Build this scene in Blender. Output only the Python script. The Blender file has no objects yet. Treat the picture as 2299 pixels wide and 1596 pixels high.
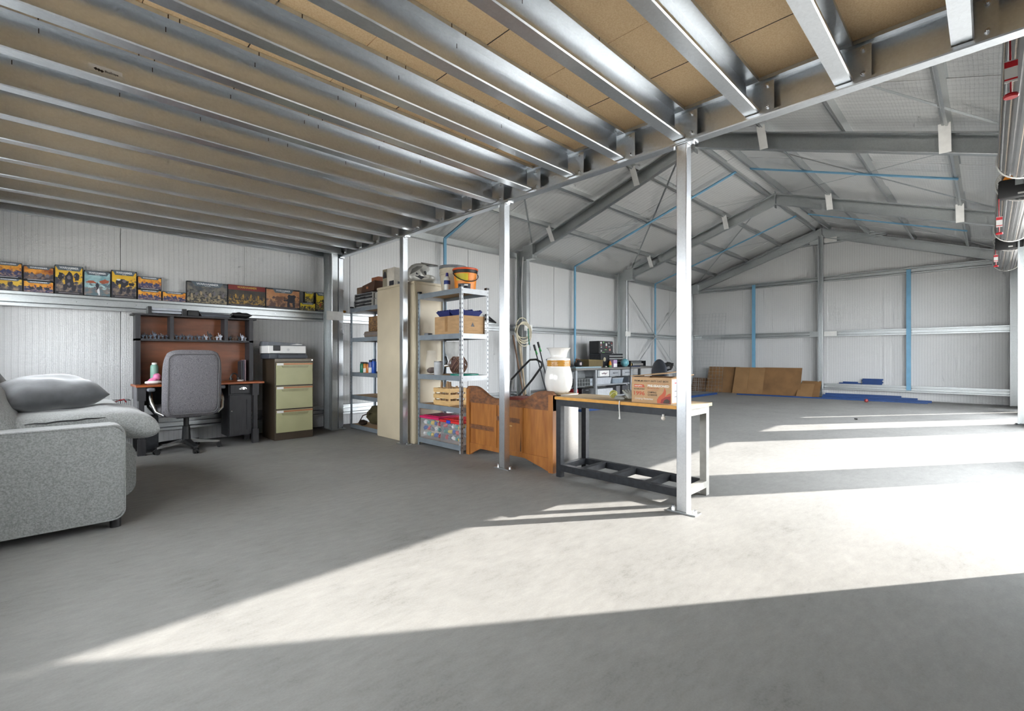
import bpy, bmesh, math, random
from mathutils import Vector, Matrix, noise as mnoise

# ---------------------------------------------------------------- camera, sky, sun, exposure
scene = bpy.context.scene
C = scene.collection
PI = math.pi
random.seed(7)

cam_d = bpy.data.cameras.new('camera')
cam_d.sensor_fit = 'HORIZONTAL'; cam_d.sensor_width = 36.0
cam_d.lens = 36.0 * 1061.0 / 2299.0
cam_d.shift_y = 2.0 / 2299.0
cam_d.clip_start = 0.02
cam = bpy.data.objects.new('camera', cam_d); C.objects.link(cam)
cam.location = (0, 0, 1.05)
cam.rotation_euler = (PI / 2, 0, math.radians(-44.745))
scene.camera = cam

world = bpy.data.worlds.new('sky'); scene.world = world; world.use_nodes = True
bg = world.node_tree.nodes['Background']
bg.inputs['Color'].default_value = (0.90, 0.95, 1.0, 1); bg.inputs['Strength'].default_value = 9.5

sun_d = bpy.data.lights.new('sun', 'SUN'); sun_d.energy = 10.5; sun_d.angle = math.radians(0.53); sun_d.color = (1.0, 0.96, 0.90)
sun = bpy.data.objects.new('sun', sun_d); C.objects.link(sun)
_h = Vector((-1.0, 0.705, 0)).normalized(); _el = math.radians(29.27)
sun.rotation_euler = Vector((_h.x * math.cos(_el), _h.y * math.cos(_el), -math.sin(_el))).to_track_quat('-Z', 'Y').to_euler()
sun.location = (12, -8, 8)

# openings through which daylight comes (right wall: three door openings; near end wall: two added for fill light)
OPEN = [(3.97, 6.55), (7.39, 10.05), (10.75, 12.10)]
FILL_OPENINGS = [(0.6, 3.0), (3.5, 6.2)]; WZ = (0.95, 1.95)      # unseen wide openings added to the near end wall for fill light
def portal(loc, rot, sx, sy):                       # tells the renderer where the sky comes in; gives off no light itself
    d = bpy.data.lights.new('daylight_portal', 'AREA'); d.shape = 'RECTANGLE'; d.size = sx; d.size_y = sy
    d.cycles.is_portal = True
    o = bpy.data.objects.new('daylight_portal', d); C.objects.link(o); o.location = loc; o.rotation_euler = rot
for a, b in OPEN: portal(((a + b) / 2, -0.68, 1.41), (PI / 2, 0, 0), b - a, 2.82)
for a, b in FILL_OPENINGS: portal((-0.70, (a + b) / 2, sum(WZ) / 2), (PI / 2, 0, -PI / 2), b - a, WZ[1] - WZ[0])

vs = scene.view_settings
vs.view_transform = 'Standard'; vs.look = 'None'; vs.gamma = 1.0; vs.use_curve_mapping = False; vs.exposure = 0.52
scene.cycles.use_denoising = True
scene.cycles.use_adaptive_sampling = True; scene.cycles.adaptive_threshold = 0.14; scene.cycles.adaptive_min_samples = 12
scene.cycles.max_bounces = 9; scene.cycles.diffuse_bounces = 6; scene.cycles.glossy_bounces = 4; scene.cycles.transmission_bounces = 6
scene.cycles.sample_clamp_indirect = 6.0; scene.cycles.caustics_reflective = False; scene.cycles.caustics_refractive = False

# ---------------------------------------------------------------- materials
MATS = {}
def _new(name):
    m = bpy.data.materials.new(name); m.use_nodes = True
    nt = m.node_tree; return m, nt, nt.nodes['Principled BSDF']
def mat(name, col, rough=0.5, metal=0.0, var=0.0, scale=20.0, stretch=(1, 1, 1), bump=0.0, bscale=None, col2=None, spec=None, trans=0.0, ior=1.45, coat=0.0, detail=4.0, sheen=0.0):
    """plain procedural surface: colour varied by noise, optional fine relief"""
    if name in MATS: return MATS[name]
    m, nt, p = _new(name); N = nt.nodes; L = nt.links
    p.inputs['Roughness'].default_value = rough; p.inputs['Metallic'].default_value = metal
    if spec is not None: p.inputs['Specular IOR Level'].default_value = spec
    if trans: p.inputs['Transmission Weight'].default_value = trans; p.inputs['IOR'].default_value = ior
    if coat: p.inputs['Coat Weight'].default_value = coat; p.inputs['Coat Roughness'].default_value = 0.1
    if sheen: p.inputs['Sheen Weight'].default_value = sheen
    tc = N.new('ShaderNodeTexCoord'); mp = N.new('ShaderNodeMapping'); mp.inputs['Scale'].default_value = stretch
    L.new(tc.outputs['Object'], mp.inputs['Vector'])
    nz = N.new('ShaderNodeTexNoise'); nz.inputs['Scale'].default_value = scale; nz.inputs['Detail'].default_value = detail
    L.new(mp.outputs['Vector'], nz.inputs['Vector'])
    mix = N.new('ShaderNodeMix'); mix.data_type = 'RGBA'
    c2 = col2 if col2 else tuple(max(0, c * (1 - var)) for c in col)
    c1 = col if col2 else tuple(min(1, c * (1 + var)) for c in col)
    mix.inputs[6].default_value = (*c1, 1); mix.inputs[7].default_value = (*c2, 1)
    rp = N.new('ShaderNodeValToRGB'); rp.color_ramp.elements[0].position = 0.33; rp.color_ramp.elements[1].position = 0.67
    L.new(nz.outputs['Fac'], rp.inputs['Fac']); L.new(rp.outputs['Color'], mix.inputs[0])
    L.new(mix.outputs[2], p.inputs['Base Color'])
    if bump:
        nb = N.new('ShaderNodeTexNoise'); nb.inputs['Scale'].default_value = bscale or scale; nb.inputs['Detail'].default_value = 3
        L.new(mp.outputs['Vector'], nb.inputs['Vector'])
        bp = N.new('ShaderNodeBump'); bp.inputs['Strength'].default_value = bump; bp.inputs['Distance'].default_value = 0.01
        L.new(nb.outputs['Fac'], bp.inputs['Height']); L.new(bp.outputs['Normal'], p.inputs['Normal'])
    MATS[name] = m; return m
def math_node(nt, op, a=None, b=None):
    n = nt.nodes.new('ShaderNodeMath'); n.operation = op
    for i, v in enumerate((a, b)):
        if v is None: continue
        if isinstance(v, (int, float)): n.inputs[i].default_value = v
        else: nt.links.new(v, n.inputs[i])
    return n.outputs[0]
def foil_mat(name, base, metal, rough, rib, cell, ribs=0.35, axis='SUM', gk=0.42, nk=1.2):
    """reflective building foil: scrim grid, ribs of the cladding pressing through, crinkles"""
    m, nt, p = _new(name); N = nt.nodes; L = nt.links
    p.inputs['Metallic'].default_value = metal; p.inputs['Roughness'].default_value = rough
    tc = N.new('ShaderNodeTexCoord'); sp = N.new('ShaderNodeSeparateXYZ'); L.new(tc.outputs['Object'], sp.inputs[0])
    nz = N.new('ShaderNodeTexNoise'); nz.inputs['Scale'].default_value = 2.2; nz.inputs['Detail'].default_value = 5; L.new(tc.outputs['Object'], nz.inputs['Vector'])
    n2 = N.new('ShaderNodeTexNoise'); n2.inputs['Scale'].default_value = 70; n2.inputs['Detail'].default_value = 2; L.new(tc.outputs['Object'], n2.inputs['Vector'])
    if axis == 'SUM': a = math_node(nt, 'ADD', sp.outputs[0], sp.outputs[1]); z = sp.outputs[2]
    else: a = sp.outputs[0]; z = sp.outputs[1]
    zw = math_node(nt, 'ADD', z, math_node(nt, 'MULTIPLY', nz.outputs['Fac'], 0.03))
    aw = math_node(nt, 'ADD', a, math_node(nt, 'MULTIPLY', nz.outputs['Fac'], 0.02))
    wr = math_node(nt, 'SINE', math_node(nt, 'MULTIPLY', aw, 2 * PI / rib))
    wz = math_node(nt, 'POWER', math_node(nt, 'ABSOLUTE', math_node(nt, 'SINE', math_node(nt, 'MULTIPLY', zw, PI / cell))), 10.0)
    wa = math_node(nt, 'POWER', math_node(nt, 'ABSOLUTE', math_node(nt, 'SINE', math_node(nt, 'MULTIPLY', aw, PI / cell))), 10.0)
    grid = math_node(nt, 'MAXIMUM', wz, wa)
    h = math_node(nt, 'ADD', math_node(nt, 'MULTIPLY', wr, ribs), math_node(nt, 'MULTIPLY', grid, 0.16))
    h = math_node(nt, 'ADD', h, math_node(nt, 'MULTIPLY', n2.outputs['Fac'], 0.35))
    h = math_node(nt, 'ADD', h, math_node(nt, 'MULTIPLY', nz.outputs['Fac'], nk))
    bp = N.new('ShaderNodeBump'); bp.inputs['Strength'].default_value = 0.55; bp.inputs['Distance'].default_value = 0.012
    L.new(h, bp.inputs['Height']); L.new(bp.outputs['Normal'], p.inputs['Normal'])
    mix = N.new('ShaderNodeMix'); mix.data_type = 'RGBA'
    mix.inputs[6].default_value = (*base, 1); mix.inputs[7].default_value = (*[c * 0.70 for c in base], 1)
    f = math_node(nt, 'ADD', math_node(nt, 'MULTIPLY', grid, gk), math_node(nt, 'MULTIPLY', n2.outputs['Fac'], 0.35))
    f = math_node(nt, 'ADD', f, math_node(nt, 'MULTIPLY', math_node(nt, 'POWER', math_node(nt, 'ABSOLUTE', wr), 14.0), 0.35))
    L.new(f, mix.inputs[0]); L.new(mix.outputs[2], p.inputs['Base Color'])
    MATS[name] = m; return m
def concrete_mat():
    m, nt, p = _new('concrete'); N = nt.nodes; L = nt.links
    tc = N.new('ShaderNodeTexCoord')
    def nz(scale, stretch=(1, 1, 1), det=5, rough=0.6, rot=0.0):
        mp = N.new('ShaderNodeMapping'); mp.inputs['Scale'].default_value = stretch; mp.inputs['Rotation'].default_value = (0, 0, rot)
        L.new(tc.outputs['Object'], mp.inputs['Vector'])
        n = N.new('ShaderNodeTexNoise'); n.inputs['Scale'].default_value = scale; n.inputs['Detail'].default_value = det; n.inputs['Roughness'].default_value = rough
        L.new(mp.outputs['Vector'], n.inputs['Vector']); return n.outputs['Fac']
    big = nz(0.7); mid = nz(3.0, (1, 1, 1), 6); sw = nz(9, (1, 2.6, 1), 7, 0.74, 0.6); fine = nz(120, det=2)
    stain = nz(0.55, (1, 1.6, 1), 3)
    f = math_node(nt, 'ADD', math_node(nt, 'MULTIPLY', big, 0.30), math_node(nt, 'MULTIPLY', mid, 0.30))
    f = math_node(nt, 'ADD', f, math_node(nt, 'MULTIPLY', sw, 0.50)); f = math_node(nt, 'ADD', f, math_node(nt, 'MULTIPLY', fine, 0.20))
    rp = N.new('ShaderNodeValToRGB'); e = rp.color_ramp.elements
    e[0].position = 0.44; e[0].color = (0.150, 0.146, 0.137, 1); e[1].position = 0.82; e[1].color = (0.300, 0.295, 0.281, 1)
    e2 = e.new(0.58); e2.color = (0.228, 0.224, 0.214, 1)
    L.new(f, rp.inputs['Fac'])
    L.new(rp.outputs['Color'], p.inputs['Base Color'])
    p.inputs['Roughness'].default_value = 0.62; p.inputs['Specular IOR Level'].default_value = 0.35
    bp = N.new('ShaderNodeBump'); bp.inputs['Strength'].default_value = 0.12; bp.inputs['Distance'].default_value = 0.004
    L.new(sw, bp.inputs['Height']); L.new(bp.outputs['Normal'], p.inputs['Normal'])
    return m
def galv_mat(name, base, rough, sp=0.25, blue=0.0):
    """galvanised steel with spangle"""
    m, nt, p = _new(name); N = nt.nodes; L = nt.links
    tc = N.new('ShaderNodeTexCoord'); vo = N.new('ShaderNodeTexVoronoi'); vo.inputs['Scale'].default_value = 90
    L.new(tc.outputs['Object'], vo.inputs['Vector'])
    nz = N.new('ShaderNodeTexNoise'); nz.inputs['Scale'].default_value = 6; nz.inputs['Detail'].default_value = 4; L.new(tc.outputs['Object'], nz.inputs['Vector'])
    se = N.new('ShaderNodeSeparateColor'); L.new(vo.outputs['Color'], se.inputs[0])
    f = math_node(nt, 'ADD', math_node(nt, 'MULTIPLY', se.outputs[0], 0.6), math_node(nt, 'MULTIPLY', nz.outputs['Fac'], 0.4))
    mix = N.new('ShaderNodeMix'); mix.data_type = 'RGBA'
    mix.inputs[6].default_value = (*[c * (1 - sp) for c in base], 1); mix.inputs[7].default_value = (*[min(1, c * (1 + sp * 0.6)) for c in base], 1)
    L.new(f, mix.inputs[0]); L.new(mix.outputs[2], p.inputs['Base Color'])
    p.inputs['Metallic'].default_value = 1.0
    r = math_node(nt, 'ADD', math_node(nt, 'MULTIPLY', se.outputs[1], 0.04), rough); L.new(r, p.inputs['Roughness'])
    MATS[name] = m; return m
def art_mat(name, sky, glow, dark, accent, scale=14.0, seed=0.0):
    """abstract printed picture for box fronts: glowing sky over dark mottled shapes"""
    m, nt, p = _new(name); N = nt.nodes; L = nt.links
    tc = N.new('ShaderNodeTexCoord'); mp = N.new('ShaderNodeMapping'); mp.inputs['Location'].default_value = (seed, seed * 1.7, seed * 0.3)
    L.new(tc.outputs['Object'], mp.inputs['Vector'])
    sp = N.new('ShaderNodeSeparateXYZ'); L.new(tc.outputs['Generated'], sp.inputs[0])
    n1 = N.new('ShaderNodeTexNoise'); n1.inputs['Scale'].default_value = scale; n1.inputs['Detail'].default_value = 4; L.new(mp.outputs['Vector'], n1.inputs['Vector'])
    n2 = N.new('ShaderNodeTexNoise'); n2.inputs['Scale'].default_value = scale * 2.6; n2.inputs['Detail'].default_value = 3; L.new(mp.outputs['Vector'], n2.inputs['Vector'])
    r1 = N.new('ShaderNodeValToRGB'); e = r1.color_ramp.elements; e[0].position = 0.36; e[0].color = (*sky, 1); e[1].position = 0.62; e[1].color = (*glow, 1); L.new(n1.outputs['Fac'], r1.inputs['Fac'])
    r2 = N.new('ShaderNodeValToRGB'); e = r2.color_ramp.elements; e[0].position = 0.42; e[0].color = (*dark, 1); e[1].position = 0.66; e[1].color = (*accent, 1); L.new(n2.outputs['Fac'], r2.inputs['Fac'])
    z = math_node(nt, 'ADD', sp.outputs[2], math_node(nt, 'MULTIPLY', math_node(nt, 'SUBTRACT', n2.outputs['Fac'], 0.5), 1.5))
    k = N.new('ShaderNodeValToRGB'); e = k.color_ramp.elements; e[0].position = 0.40; e[1].position = 0.55; L.new(z, k.inputs['Fac'])
    mix = N.new('ShaderNodeMix'); mix.data_type = 'RGBA'; L.new(k.outputs['Color'], mix.inputs[0]); L.new(r2.outputs['Color'], mix.inputs[6]); L.new(r1.outputs['Color'], mix.inputs[7])
    L.new(mix.outputs[2], p.inputs['Base Color']); p.inputs['Roughness'].default_value = 0.45
    MATS[name] = m; return m

CONC = concrete_mat()
FOILW = foil_mat('wall_foil', (0.74, 0.74, 0.735), 0.25, 0.58, 0.10, 0.016, ribs=0.10, nk=0.5, gk=0.30)
FOILR = foil_mat('roof_foil', (0.78, 0.78, 0.77), 0.45, 0.40, 0.19, 0.03, ribs=0.12, axis='XY', gk=0.15, nk=1.0)
GALV = galv_mat('galvanised', (0.72, 0.75, 0.78), 0.30, 0.07)
GALVF = galv_mat('galvanised_frame', (0.52, 0.54, 0.54), 0.34, 0.10)
GALVP = galv_mat('galvanised_post', (0.66, 0.68, 0.70), 0.30, 0.08)
ZINC = mat('zinc_plate', (0.80, 0.79, 0.76), 0.5, 0.4, 0.05, 15)
BOLT = mat('bolt_steel', (0.75, 0.76, 0.78), 0.25, 1.0)
CHIP = mat('chipboard', (0.90, 0.68, 0.42), 0.75, 0, 0, 130, col2=(0.78, 0.54, 0.29), detail=6)
BLUEP = mat('blue_paint', (0.17, 0.38, 0.55), 0.5, 0, 0.06, 8)
BLUES = mat('blue_steel', (0.008, 0.045, 0.17), 0.45, 0, 0.1, 8)
BLACK = mat('black_plastic', (0.012, 0.012, 0.013), 0.45, 0, 0.2, 30)
BLACKM = mat('black_steel', (0.022, 0.024, 0.028), 0.45, 0.3, 0.25, 25)
CHROME = mat('polished_metal', (0.72, 0.72, 0.72), 0.22, 1.0)
WHITEP = mat('white_plastic', (0.78, 0.77, 0.74), 0.4, 0, 0.03, 12)
PAPER = mat('white_paper', (0.82, 0.81, 0.78), 0.7, 0, 0.04, 20)
REDP = mat('red_plastic', (0.55, 0.012, 0.02), 0.4, 0, 0.05, 10)
CARD = mat('cardboard', (0.44, 0.27, 0.13), 0.8, 0, 0.10, 9, stretch=(1, 1, 4))
CARDD = mat('cardboard_dark', (0.30, 0.175, 0.075), 0.8, 0, 0.14, 5)
SOFA = mat('sofa_fabric', (0.29, 0.295, 0.285), 0.95, 0, 0, 130, col2=(0.17, 0.175, 0.168), bump=0.3, bscale=160, sheen=0.3, detail=8)
SOFAD = mat('dark_cushion_fabric', (0.055, 0.057, 0.060), 0.85, 0, 0.25, 12, sheen=0.5, bump=0.15, bscale=8)
CHAIRF = mat('chair_fabric', (0.24, 0.23, 0.24), 0.95, 0, 0, 170, col2=(0.10, 0.095, 0.105), bump=0.35, bscale=200)
DARKW = mat('charcoal_wood', (0.026, 0.025, 0.028), 0.5, 0, 0.25, 6, stretch=(8, 8, 1))
CHERRY = mat('cherry_wood', (0.185, 0.062, 0.026), 0.4, 0, 0.22, 3, stretch=(1, 1, 5))
CHERRYT = mat('cherry_edge', (0.33, 0.085, 0.02), 0.35, 0, 0.1, 6)
FBROWN = mat('brown_enamel', (0.055, 0.038, 0.024), 0.45, 0, 0.1, 6)
FOLIVE = mat('olive_enamel', (0.42, 0.41, 0.23), 0.42, 0, 0.05, 5)
COPPER = mat('copper_strip', (0.42, 0.17, 0.08), 0.4, 0.3)
BEIGE = mat('beige_enamel', (0.58, 0.50, 0.36), 0.42, 0, 0.06, 2.5)
RACKG = mat('rack_steel', (0.235, 0.27, 0.30), 0.42, 0.3, 0.1, 10)
MDF = mat('shelf_board', (0.40, 0.26, 0.14), 0.8, 0, 0.08, 30)
OAKO = mat('varnished_pine', (0.42, 0.165, 0.033), 0.45, 0, 0, 4, stretch=(5, 5, 0.8), col2=(0.28, 0.095, 0.018), detail=6)
OAKD = mat('worn_dark_pine', (0.25, 0.095, 0.028), 0.6, 0, 0, 7, stretch=(3, 3, 6), col2=(0.105, 0.042, 0.018), detail=8)
BTOP = mat('bench_board', (0.50, 0.38, 0.24), 0.7, 0, 0.12, 7, stretch=(6, 1, 1))
BEDGE = mat('bench_edge', (0.62, 0.30, 0.05), 0.5, 0, 0.1, 20)
CERAM = mat('white_glaze', (0.80, 0.78, 0.74), 0.12, 0, 0.02, 5, coat=0.4)
AMBER = mat('amber_glaze', (0.50, 0.24, 0.04), 0.2, 0, 0.2, 12, coat=0.4)
PINE = mat('pale_pine', (0.62, 0.40, 0.17), 0.6, 0, 0.12, 8, stretch=(1, 1, 5))
GLASS = None
def thin_clear(name, col, op):
    m, nt, p = _new(name); N = nt.nodes; L = nt.links
    p.inputs['Base Color'].default_value = (*col, 1); p.inputs['Roughness'].default_value = 0.2
    tr = N.new('ShaderNodeBsdfTransparent'); mx = N.new('ShaderNodeMixShader'); mx.inputs[0].default_value = op
    nz = N.new('ShaderNodeTexNoise'); nz.inputs['Scale'].default_value = 12
    L.new(math_node(nt, 'ADD', math_node(nt, 'MULTIPLY', nz.outputs['Fac'], 0.08), op - 0.04), mx.inputs[0])
    L.new(tr.outputs[0], mx.inputs[1]); L.new(p.outputs[0], mx.inputs[2]); L.new(mx.outputs[0], nt.nodes['Material Output'].inputs['Surface'])
    MATS[name] = m; return m
GLASS = thin_clear('clear_glass', (0.85, 0.80, 0.74), 0.07)
TUBP = thin_clear('clear_tub', (0.70, 0.71, 0.75), 0.11)
STRIP = mat('door_curtain', (0.34, 0.34, 0.34), 0.38, 0.75, 0.06, 10)
STRIPW = mat('door_lath', (0.36, 0.31, 0.26), 0.55, 0.2, 0.2, 40)
GREYP = mat('grey_plastic', (0.17, 0.18, 0.20), 0.5, 0, 0.1, 20)
def plain(name, col, rough=0.5, metal=0.0): return mat(name, col, rough, metal, 0.08, 18)

# ---------------------------------------------------------------- mesh helpers
class B:
    def __init__(self): self.bm = bmesh.new()
    def _bev(self, geom_verts, bevel, seg):
        if bevel:
            vs_ = set(geom_verts); es = [e for e in self.bm.edges if e.verts[0] in vs_ and e.verts[1] in vs_]
            bmesh.ops.bevel(self.bm, geom=es, offset=bevel, segments=seg, affect='EDGES', profile=0.5, clamp_overlap=True)
    def box(self, x0, x1, y0, y1, z0, z1, bevel=0, seg=2, M=None):
        x0, x1 = min(x0, x1), max(x0, x1); y0, y1 = min(y0, y1), max(y0, y1); z0, z1 = min(z0, z1), max(z0, z1)
        P = [(x0, y0, z0), (x1, y0, z0), (x1, y1, z0), (x0, y1, z0), (x0, y0, z1), (x1, y0, z1), (x1, y1, z1), (x0, y1, z1)]
        v = [self.bm.verts.new(M @ Vector(p) if M else p) for p in P]
        for f in ((3, 2, 1, 0), (4, 5, 6, 7), (0, 1, 5, 4), (1, 2, 6, 5), (2, 3, 7, 6), (3, 0, 4, 7)): self.bm.faces.new([v[i] for i in f])
        self._bev(v, bevel, seg); return self
    def hexa(self, P):
        v = [self.bm.verts.new(p) for p in P]
        for f in ((3, 2, 1, 0), (4, 5, 6, 7), (0, 1, 5, 4), (1, 2, 6, 5), (2, 3, 7, 6), (3, 0, 4, 7)): self.bm.faces.new([v[i] for i in f])
        return self
    def bar(self, p0, p1, w, h, up=(0, 0, 1), bevel=0):
        """rectangular bar between two points"""
        p0, p1 = Vector(p0), Vector(p1); d = (p1 - p0).normalized(); s = d.cross(Vector(up))
        if s.length < 1e-4: s = d.cross(Vector((1, 0, 0)))
        s.normalize(); t = s.cross(d).normalized()
        P = []
        for q in (p0, p1):
            for a, b in ((-1, -1), (1, -1), (1, 1), (-1, 1)): P.append(q + s * a * w / 2 + t * b * h / 2)
        v = [self.bm.verts.new(p) for p in P]
        for f in ((0, 1, 2, 3), (7, 6, 5, 4), (0, 4, 5, 1), (1, 5, 6, 2), (2, 6, 7, 3), (3, 7, 4, 0)): self.bm.faces.new([v[i] for i in f])
        self._bev(v, bevel, 2); return self
    def cyl(self, p0, p1, r0, r1=None, seg=16, caps=True):
        r1 = r0 if r1 is None else r1
        p0, p1 = Vector(p0), Vector(p1); d = (p1 - p0).normalized(); a = d.orthogonal().normalized(); b = d.cross(a)
        R = []
        for q, r in ((p0, r0), (p1, r1)): R.append([self.bm.verts.new(q + (a * math.cos(2 * PI * i / seg) + b * math.sin(2 * PI * i / seg)) * r) for i in range(seg)])
        for i in range(seg):
            j = (i + 1) % seg; self.bm.faces.new((R[0][i], R[0][j], R[1][j], R[1][i]))
        if caps: self.bm.faces.new(R[0][::-1]); self.bm.faces.new(R[1])
        return self
    def lathe(self, prof, c=(0, 0, 0), seg=24, sx=1.0, sy=1.0):
        R = []
        for r, z in prof:
            if r < 1e-5: R.append([self.bm.verts.new((c[0], c[1], c[2] + z))])
            else: R.append([self.bm.verts.new((c[0] + sx * r * math.cos(2 * PI * i / seg), c[1] + sy * r * math.sin(2 * PI * i / seg), c[2] + z)) for i in range(seg)])
        for k in range(len(R) - 1):
            A, Bq = R[k], R[k + 1]
            for i in range(seg):
                j = (i + 1) % seg
                if len(A) == 1 and len(Bq) == 1: continue
                if len(A) == 1: self.bm.faces.new((A[0], Bq[j], Bq[i]))
                elif len(Bq) == 1: self.bm.faces.new((A[i], A[j], Bq[0]))
                else: self.bm.faces.new((A[i], A[j], Bq[j], Bq[i]))
        return self
    def tube(self, pts, r, seg=8, closed=False):
        pts = [Vector(p) for p in pts]; n = len(pts); R = []; prev = None
        for k in range(n):
            d = (pts[(k + 1) % n] - pts[k - 1]) if closed else (pts[min(k + 1, n - 1)] - pts[max(k - 1, 0)])
            d.normalize()
            a = (prev - d * prev.dot(d)) if prev is not None else d.orthogonal()
            if a.length < 1e-5: a = d.orthogonal()
            a.normalize(); prev = a; b = d.cross(a); rr = r[k] if isinstance(r, (list, tuple)) else r
            R.append([self.bm.verts.new(pts[k] + (a * math.cos(2 * PI * i / seg) + b * math.sin(2 * PI * i / seg)) * rr) for i in range(seg)])
        for k in range(n if closed else n - 1):
            A, Bq = R[k], R[(k + 1) % n]
            for i in range(seg):
                j = (i + 1) % seg; self.bm.faces.new((A[i], A[j], Bq[j], Bq[i]))
        if not closed: self.bm.faces.new(R[0][::-1]); self.bm.faces.new(R[-1])
        return self
    def prism(self, poly, axis, a0, a1, fn=None):
        """polygon (p, q) extruded along axis 'x', 'y' or 'z'; fn may bend the result"""
        def pt(p, q, a):
            w = {'x': (a, p, q), 'y': (p, a, q), 'z': (p, q, a)}[axis]
            return fn(*w) if fn else w
        A = [self.bm.verts.new(pt(p, q, a0)) for p, q in poly]; Z = [self.bm.verts.new(pt(p, q, a1)) for p, q in poly]
        n = len(poly)
        for i in range(n): self.bm.faces.new((A[i], A[(i + 1) % n], Z[(i + 1) % n], Z[i]))
        self.bm.faces.new(A[::-1]); self.bm.faces.new(Z); return self
    def pillow(self, c, s, p=4.0, q=0.45, n=18, M=None, wr=0.0, ws=6.0, droop=None):
        """soft cushion: two bulging faces meeting at a seam"""
        G = {}
        for side in (1, -1):
            for i in range(n + 1):
                for j in range(n + 1):
                    if side == -1 and (i in (0, n) or j in (0, n)): G[(side, i, j)] = G[(1, i, j)]; continue
                    a = math.sin(PI / 2 * (2 * i / n - 1)); b = math.sin(PI / 2 * (2 * j / n - 1))
                    t = max(0.0, (1 - abs(a) ** p) * (1 - abs(b) ** p)) ** q
                    x = a * s[0] / 2 * (1 - 0.05 * (1 - b * b)); y = b * s[1] / 2 * (1 - 0.05 * (1 - a * a)); z = side * t * s[2] / 2
                    if wr: z += wr * t * mnoise.noise(Vector((x * ws + c[0] * 3, y * ws + c[1] * 3, side * 2.0)))
                    if droop: z += droop(x, y)
                    v = Vector((x, y, z))
                    if M: v = M @ v
                    G[(side, i, j)] = self.bm.verts.new(v + Vector(c))
        for side in (1, -1):
            for i in range(n):
                for j in range(n):
                    f = [G[(side, i, j)], G[(side, i + 1, j)], G[(side, i + 1, j + 1)], G[(side, i, j + 1)]]
                    try: self.bm.faces.new(f if side == 1 else f[::-1])
                    except ValueError: pass
        return self
    def ball(self, c, r, seg=14, rings=10, s=(1, 1, 1), nz=0.0, nsc=3.0, M=None):
        R = []
        for k in range(rings + 1):
            th = PI * k / rings; row = []
            for i in range(1 if k in (0, rings) else seg):
                d = Vector((math.sin(th) * math.cos(2 * PI * i / seg), math.sin(th) * math.sin(2 * PI * i / seg), math.cos(th)))
                q = r * (1 + nz * mnoise.noise(d * nsc + Vector(c)))
                w = Vector((d.x * q * s[0], d.y * q * s[1], d.z * q * s[2]))
                row.append(self.bm.verts.new((M @ w if M else w) + Vector(c)))
            R.append(row)
        for k in range(rings):
            A, Z = R[k], R[k + 1]
            for i in range(seg):
                j = (i + 1) % seg
                if len(A) == 1: self.bm.faces.new((A[0], Z[i], Z[j]))
                elif len(Z) == 1: self.bm.faces.new((A[i], Z[0], A[j]))
                else: self.bm.faces.new((A[i], Z[i], Z[j], A[j]))
        return self
def mesh_of(b, name, m, smooth=35):
    bmesh.ops.recalc_face_normals(b.bm, faces=b.bm.faces[:])
    me = bpy.data.meshes.new(name); b.bm.to_mesh(me); b.bm.free()
    if m: me.materials.append(m)
    if smooth:
        me.shade_smooth(); me.set_sharp_from_angle(angle=math.radians(smooth))
    return me
def root_of(o):
    while o.parent: o = o.parent
    return o
def part(b, name, m, parent, smooth=35, world=True, loc=None, label=None):
    """a mesh part; world=True: built in world coordinates, moved into the frame of its (unrotated) thing"""
    if world and parent is not None:
        off = root_of(parent).location
        if off.length: bmesh.ops.translate(b.bm, verts=b.bm.verts[:], vec=-Vector(off))
    o = bpy.data.objects.new(name, mesh_of(b, name, m, smooth)); C.objects.link(o); o.parent = parent
    if loc: o.location = loc
    if label: o['label'] = label
    return o
def share(me, name, parent, loc=(0, 0, 0), rot=None, label=None):
    o = bpy.data.objects.new(name, me); C.objects.link(o); o.parent = parent; o.location = loc
    if rot: o.rotation_euler = rot
    if label: o['label'] = label
    return o
def tag(o, label, cat, group=None, kind=None):
    o['label'] = label; o['category'] = cat
    if group: o['group'] = group
    if kind: o['kind'] = kind
    return o
def thing(name, label, cat, loc=(0, 0, 0), rz=0, group=None):
    o = bpy.data.objects.new(name, None); C.objects.link(o); o.location = loc; o.rotation_euler = (0, 0, rz); o.empty_display_size = 0.1
    return tag(o, label, cat, group)
def solo(b, name, m, label, cat, origin, group=None, smooth=35):
    bmesh.ops.translate(b.bm, verts=b.bm.verts[:], vec=-Vector(origin))
    o = bpy.data.objects.new(name, mesh_of(b, name, m, smooth)); C.objects.link(o); o.location = origin
    return tag(o, label, cat, group)
def struct(name):
    o = bpy.data.objects.new(name, None); C.objects.link(o); o['kind'] = 'structure'; return o
def rotm(rx=0, ry=0, rz=0, at=(0, 0, 0)):
    return Matrix.Translation(at) @ Matrix.Rotation(rz, 4, 'Z') @ Matrix.Rotation(ry, 4, 'Y') @ Matrix.Rotation(rx, 4, 'X')
TXT = {}
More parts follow.
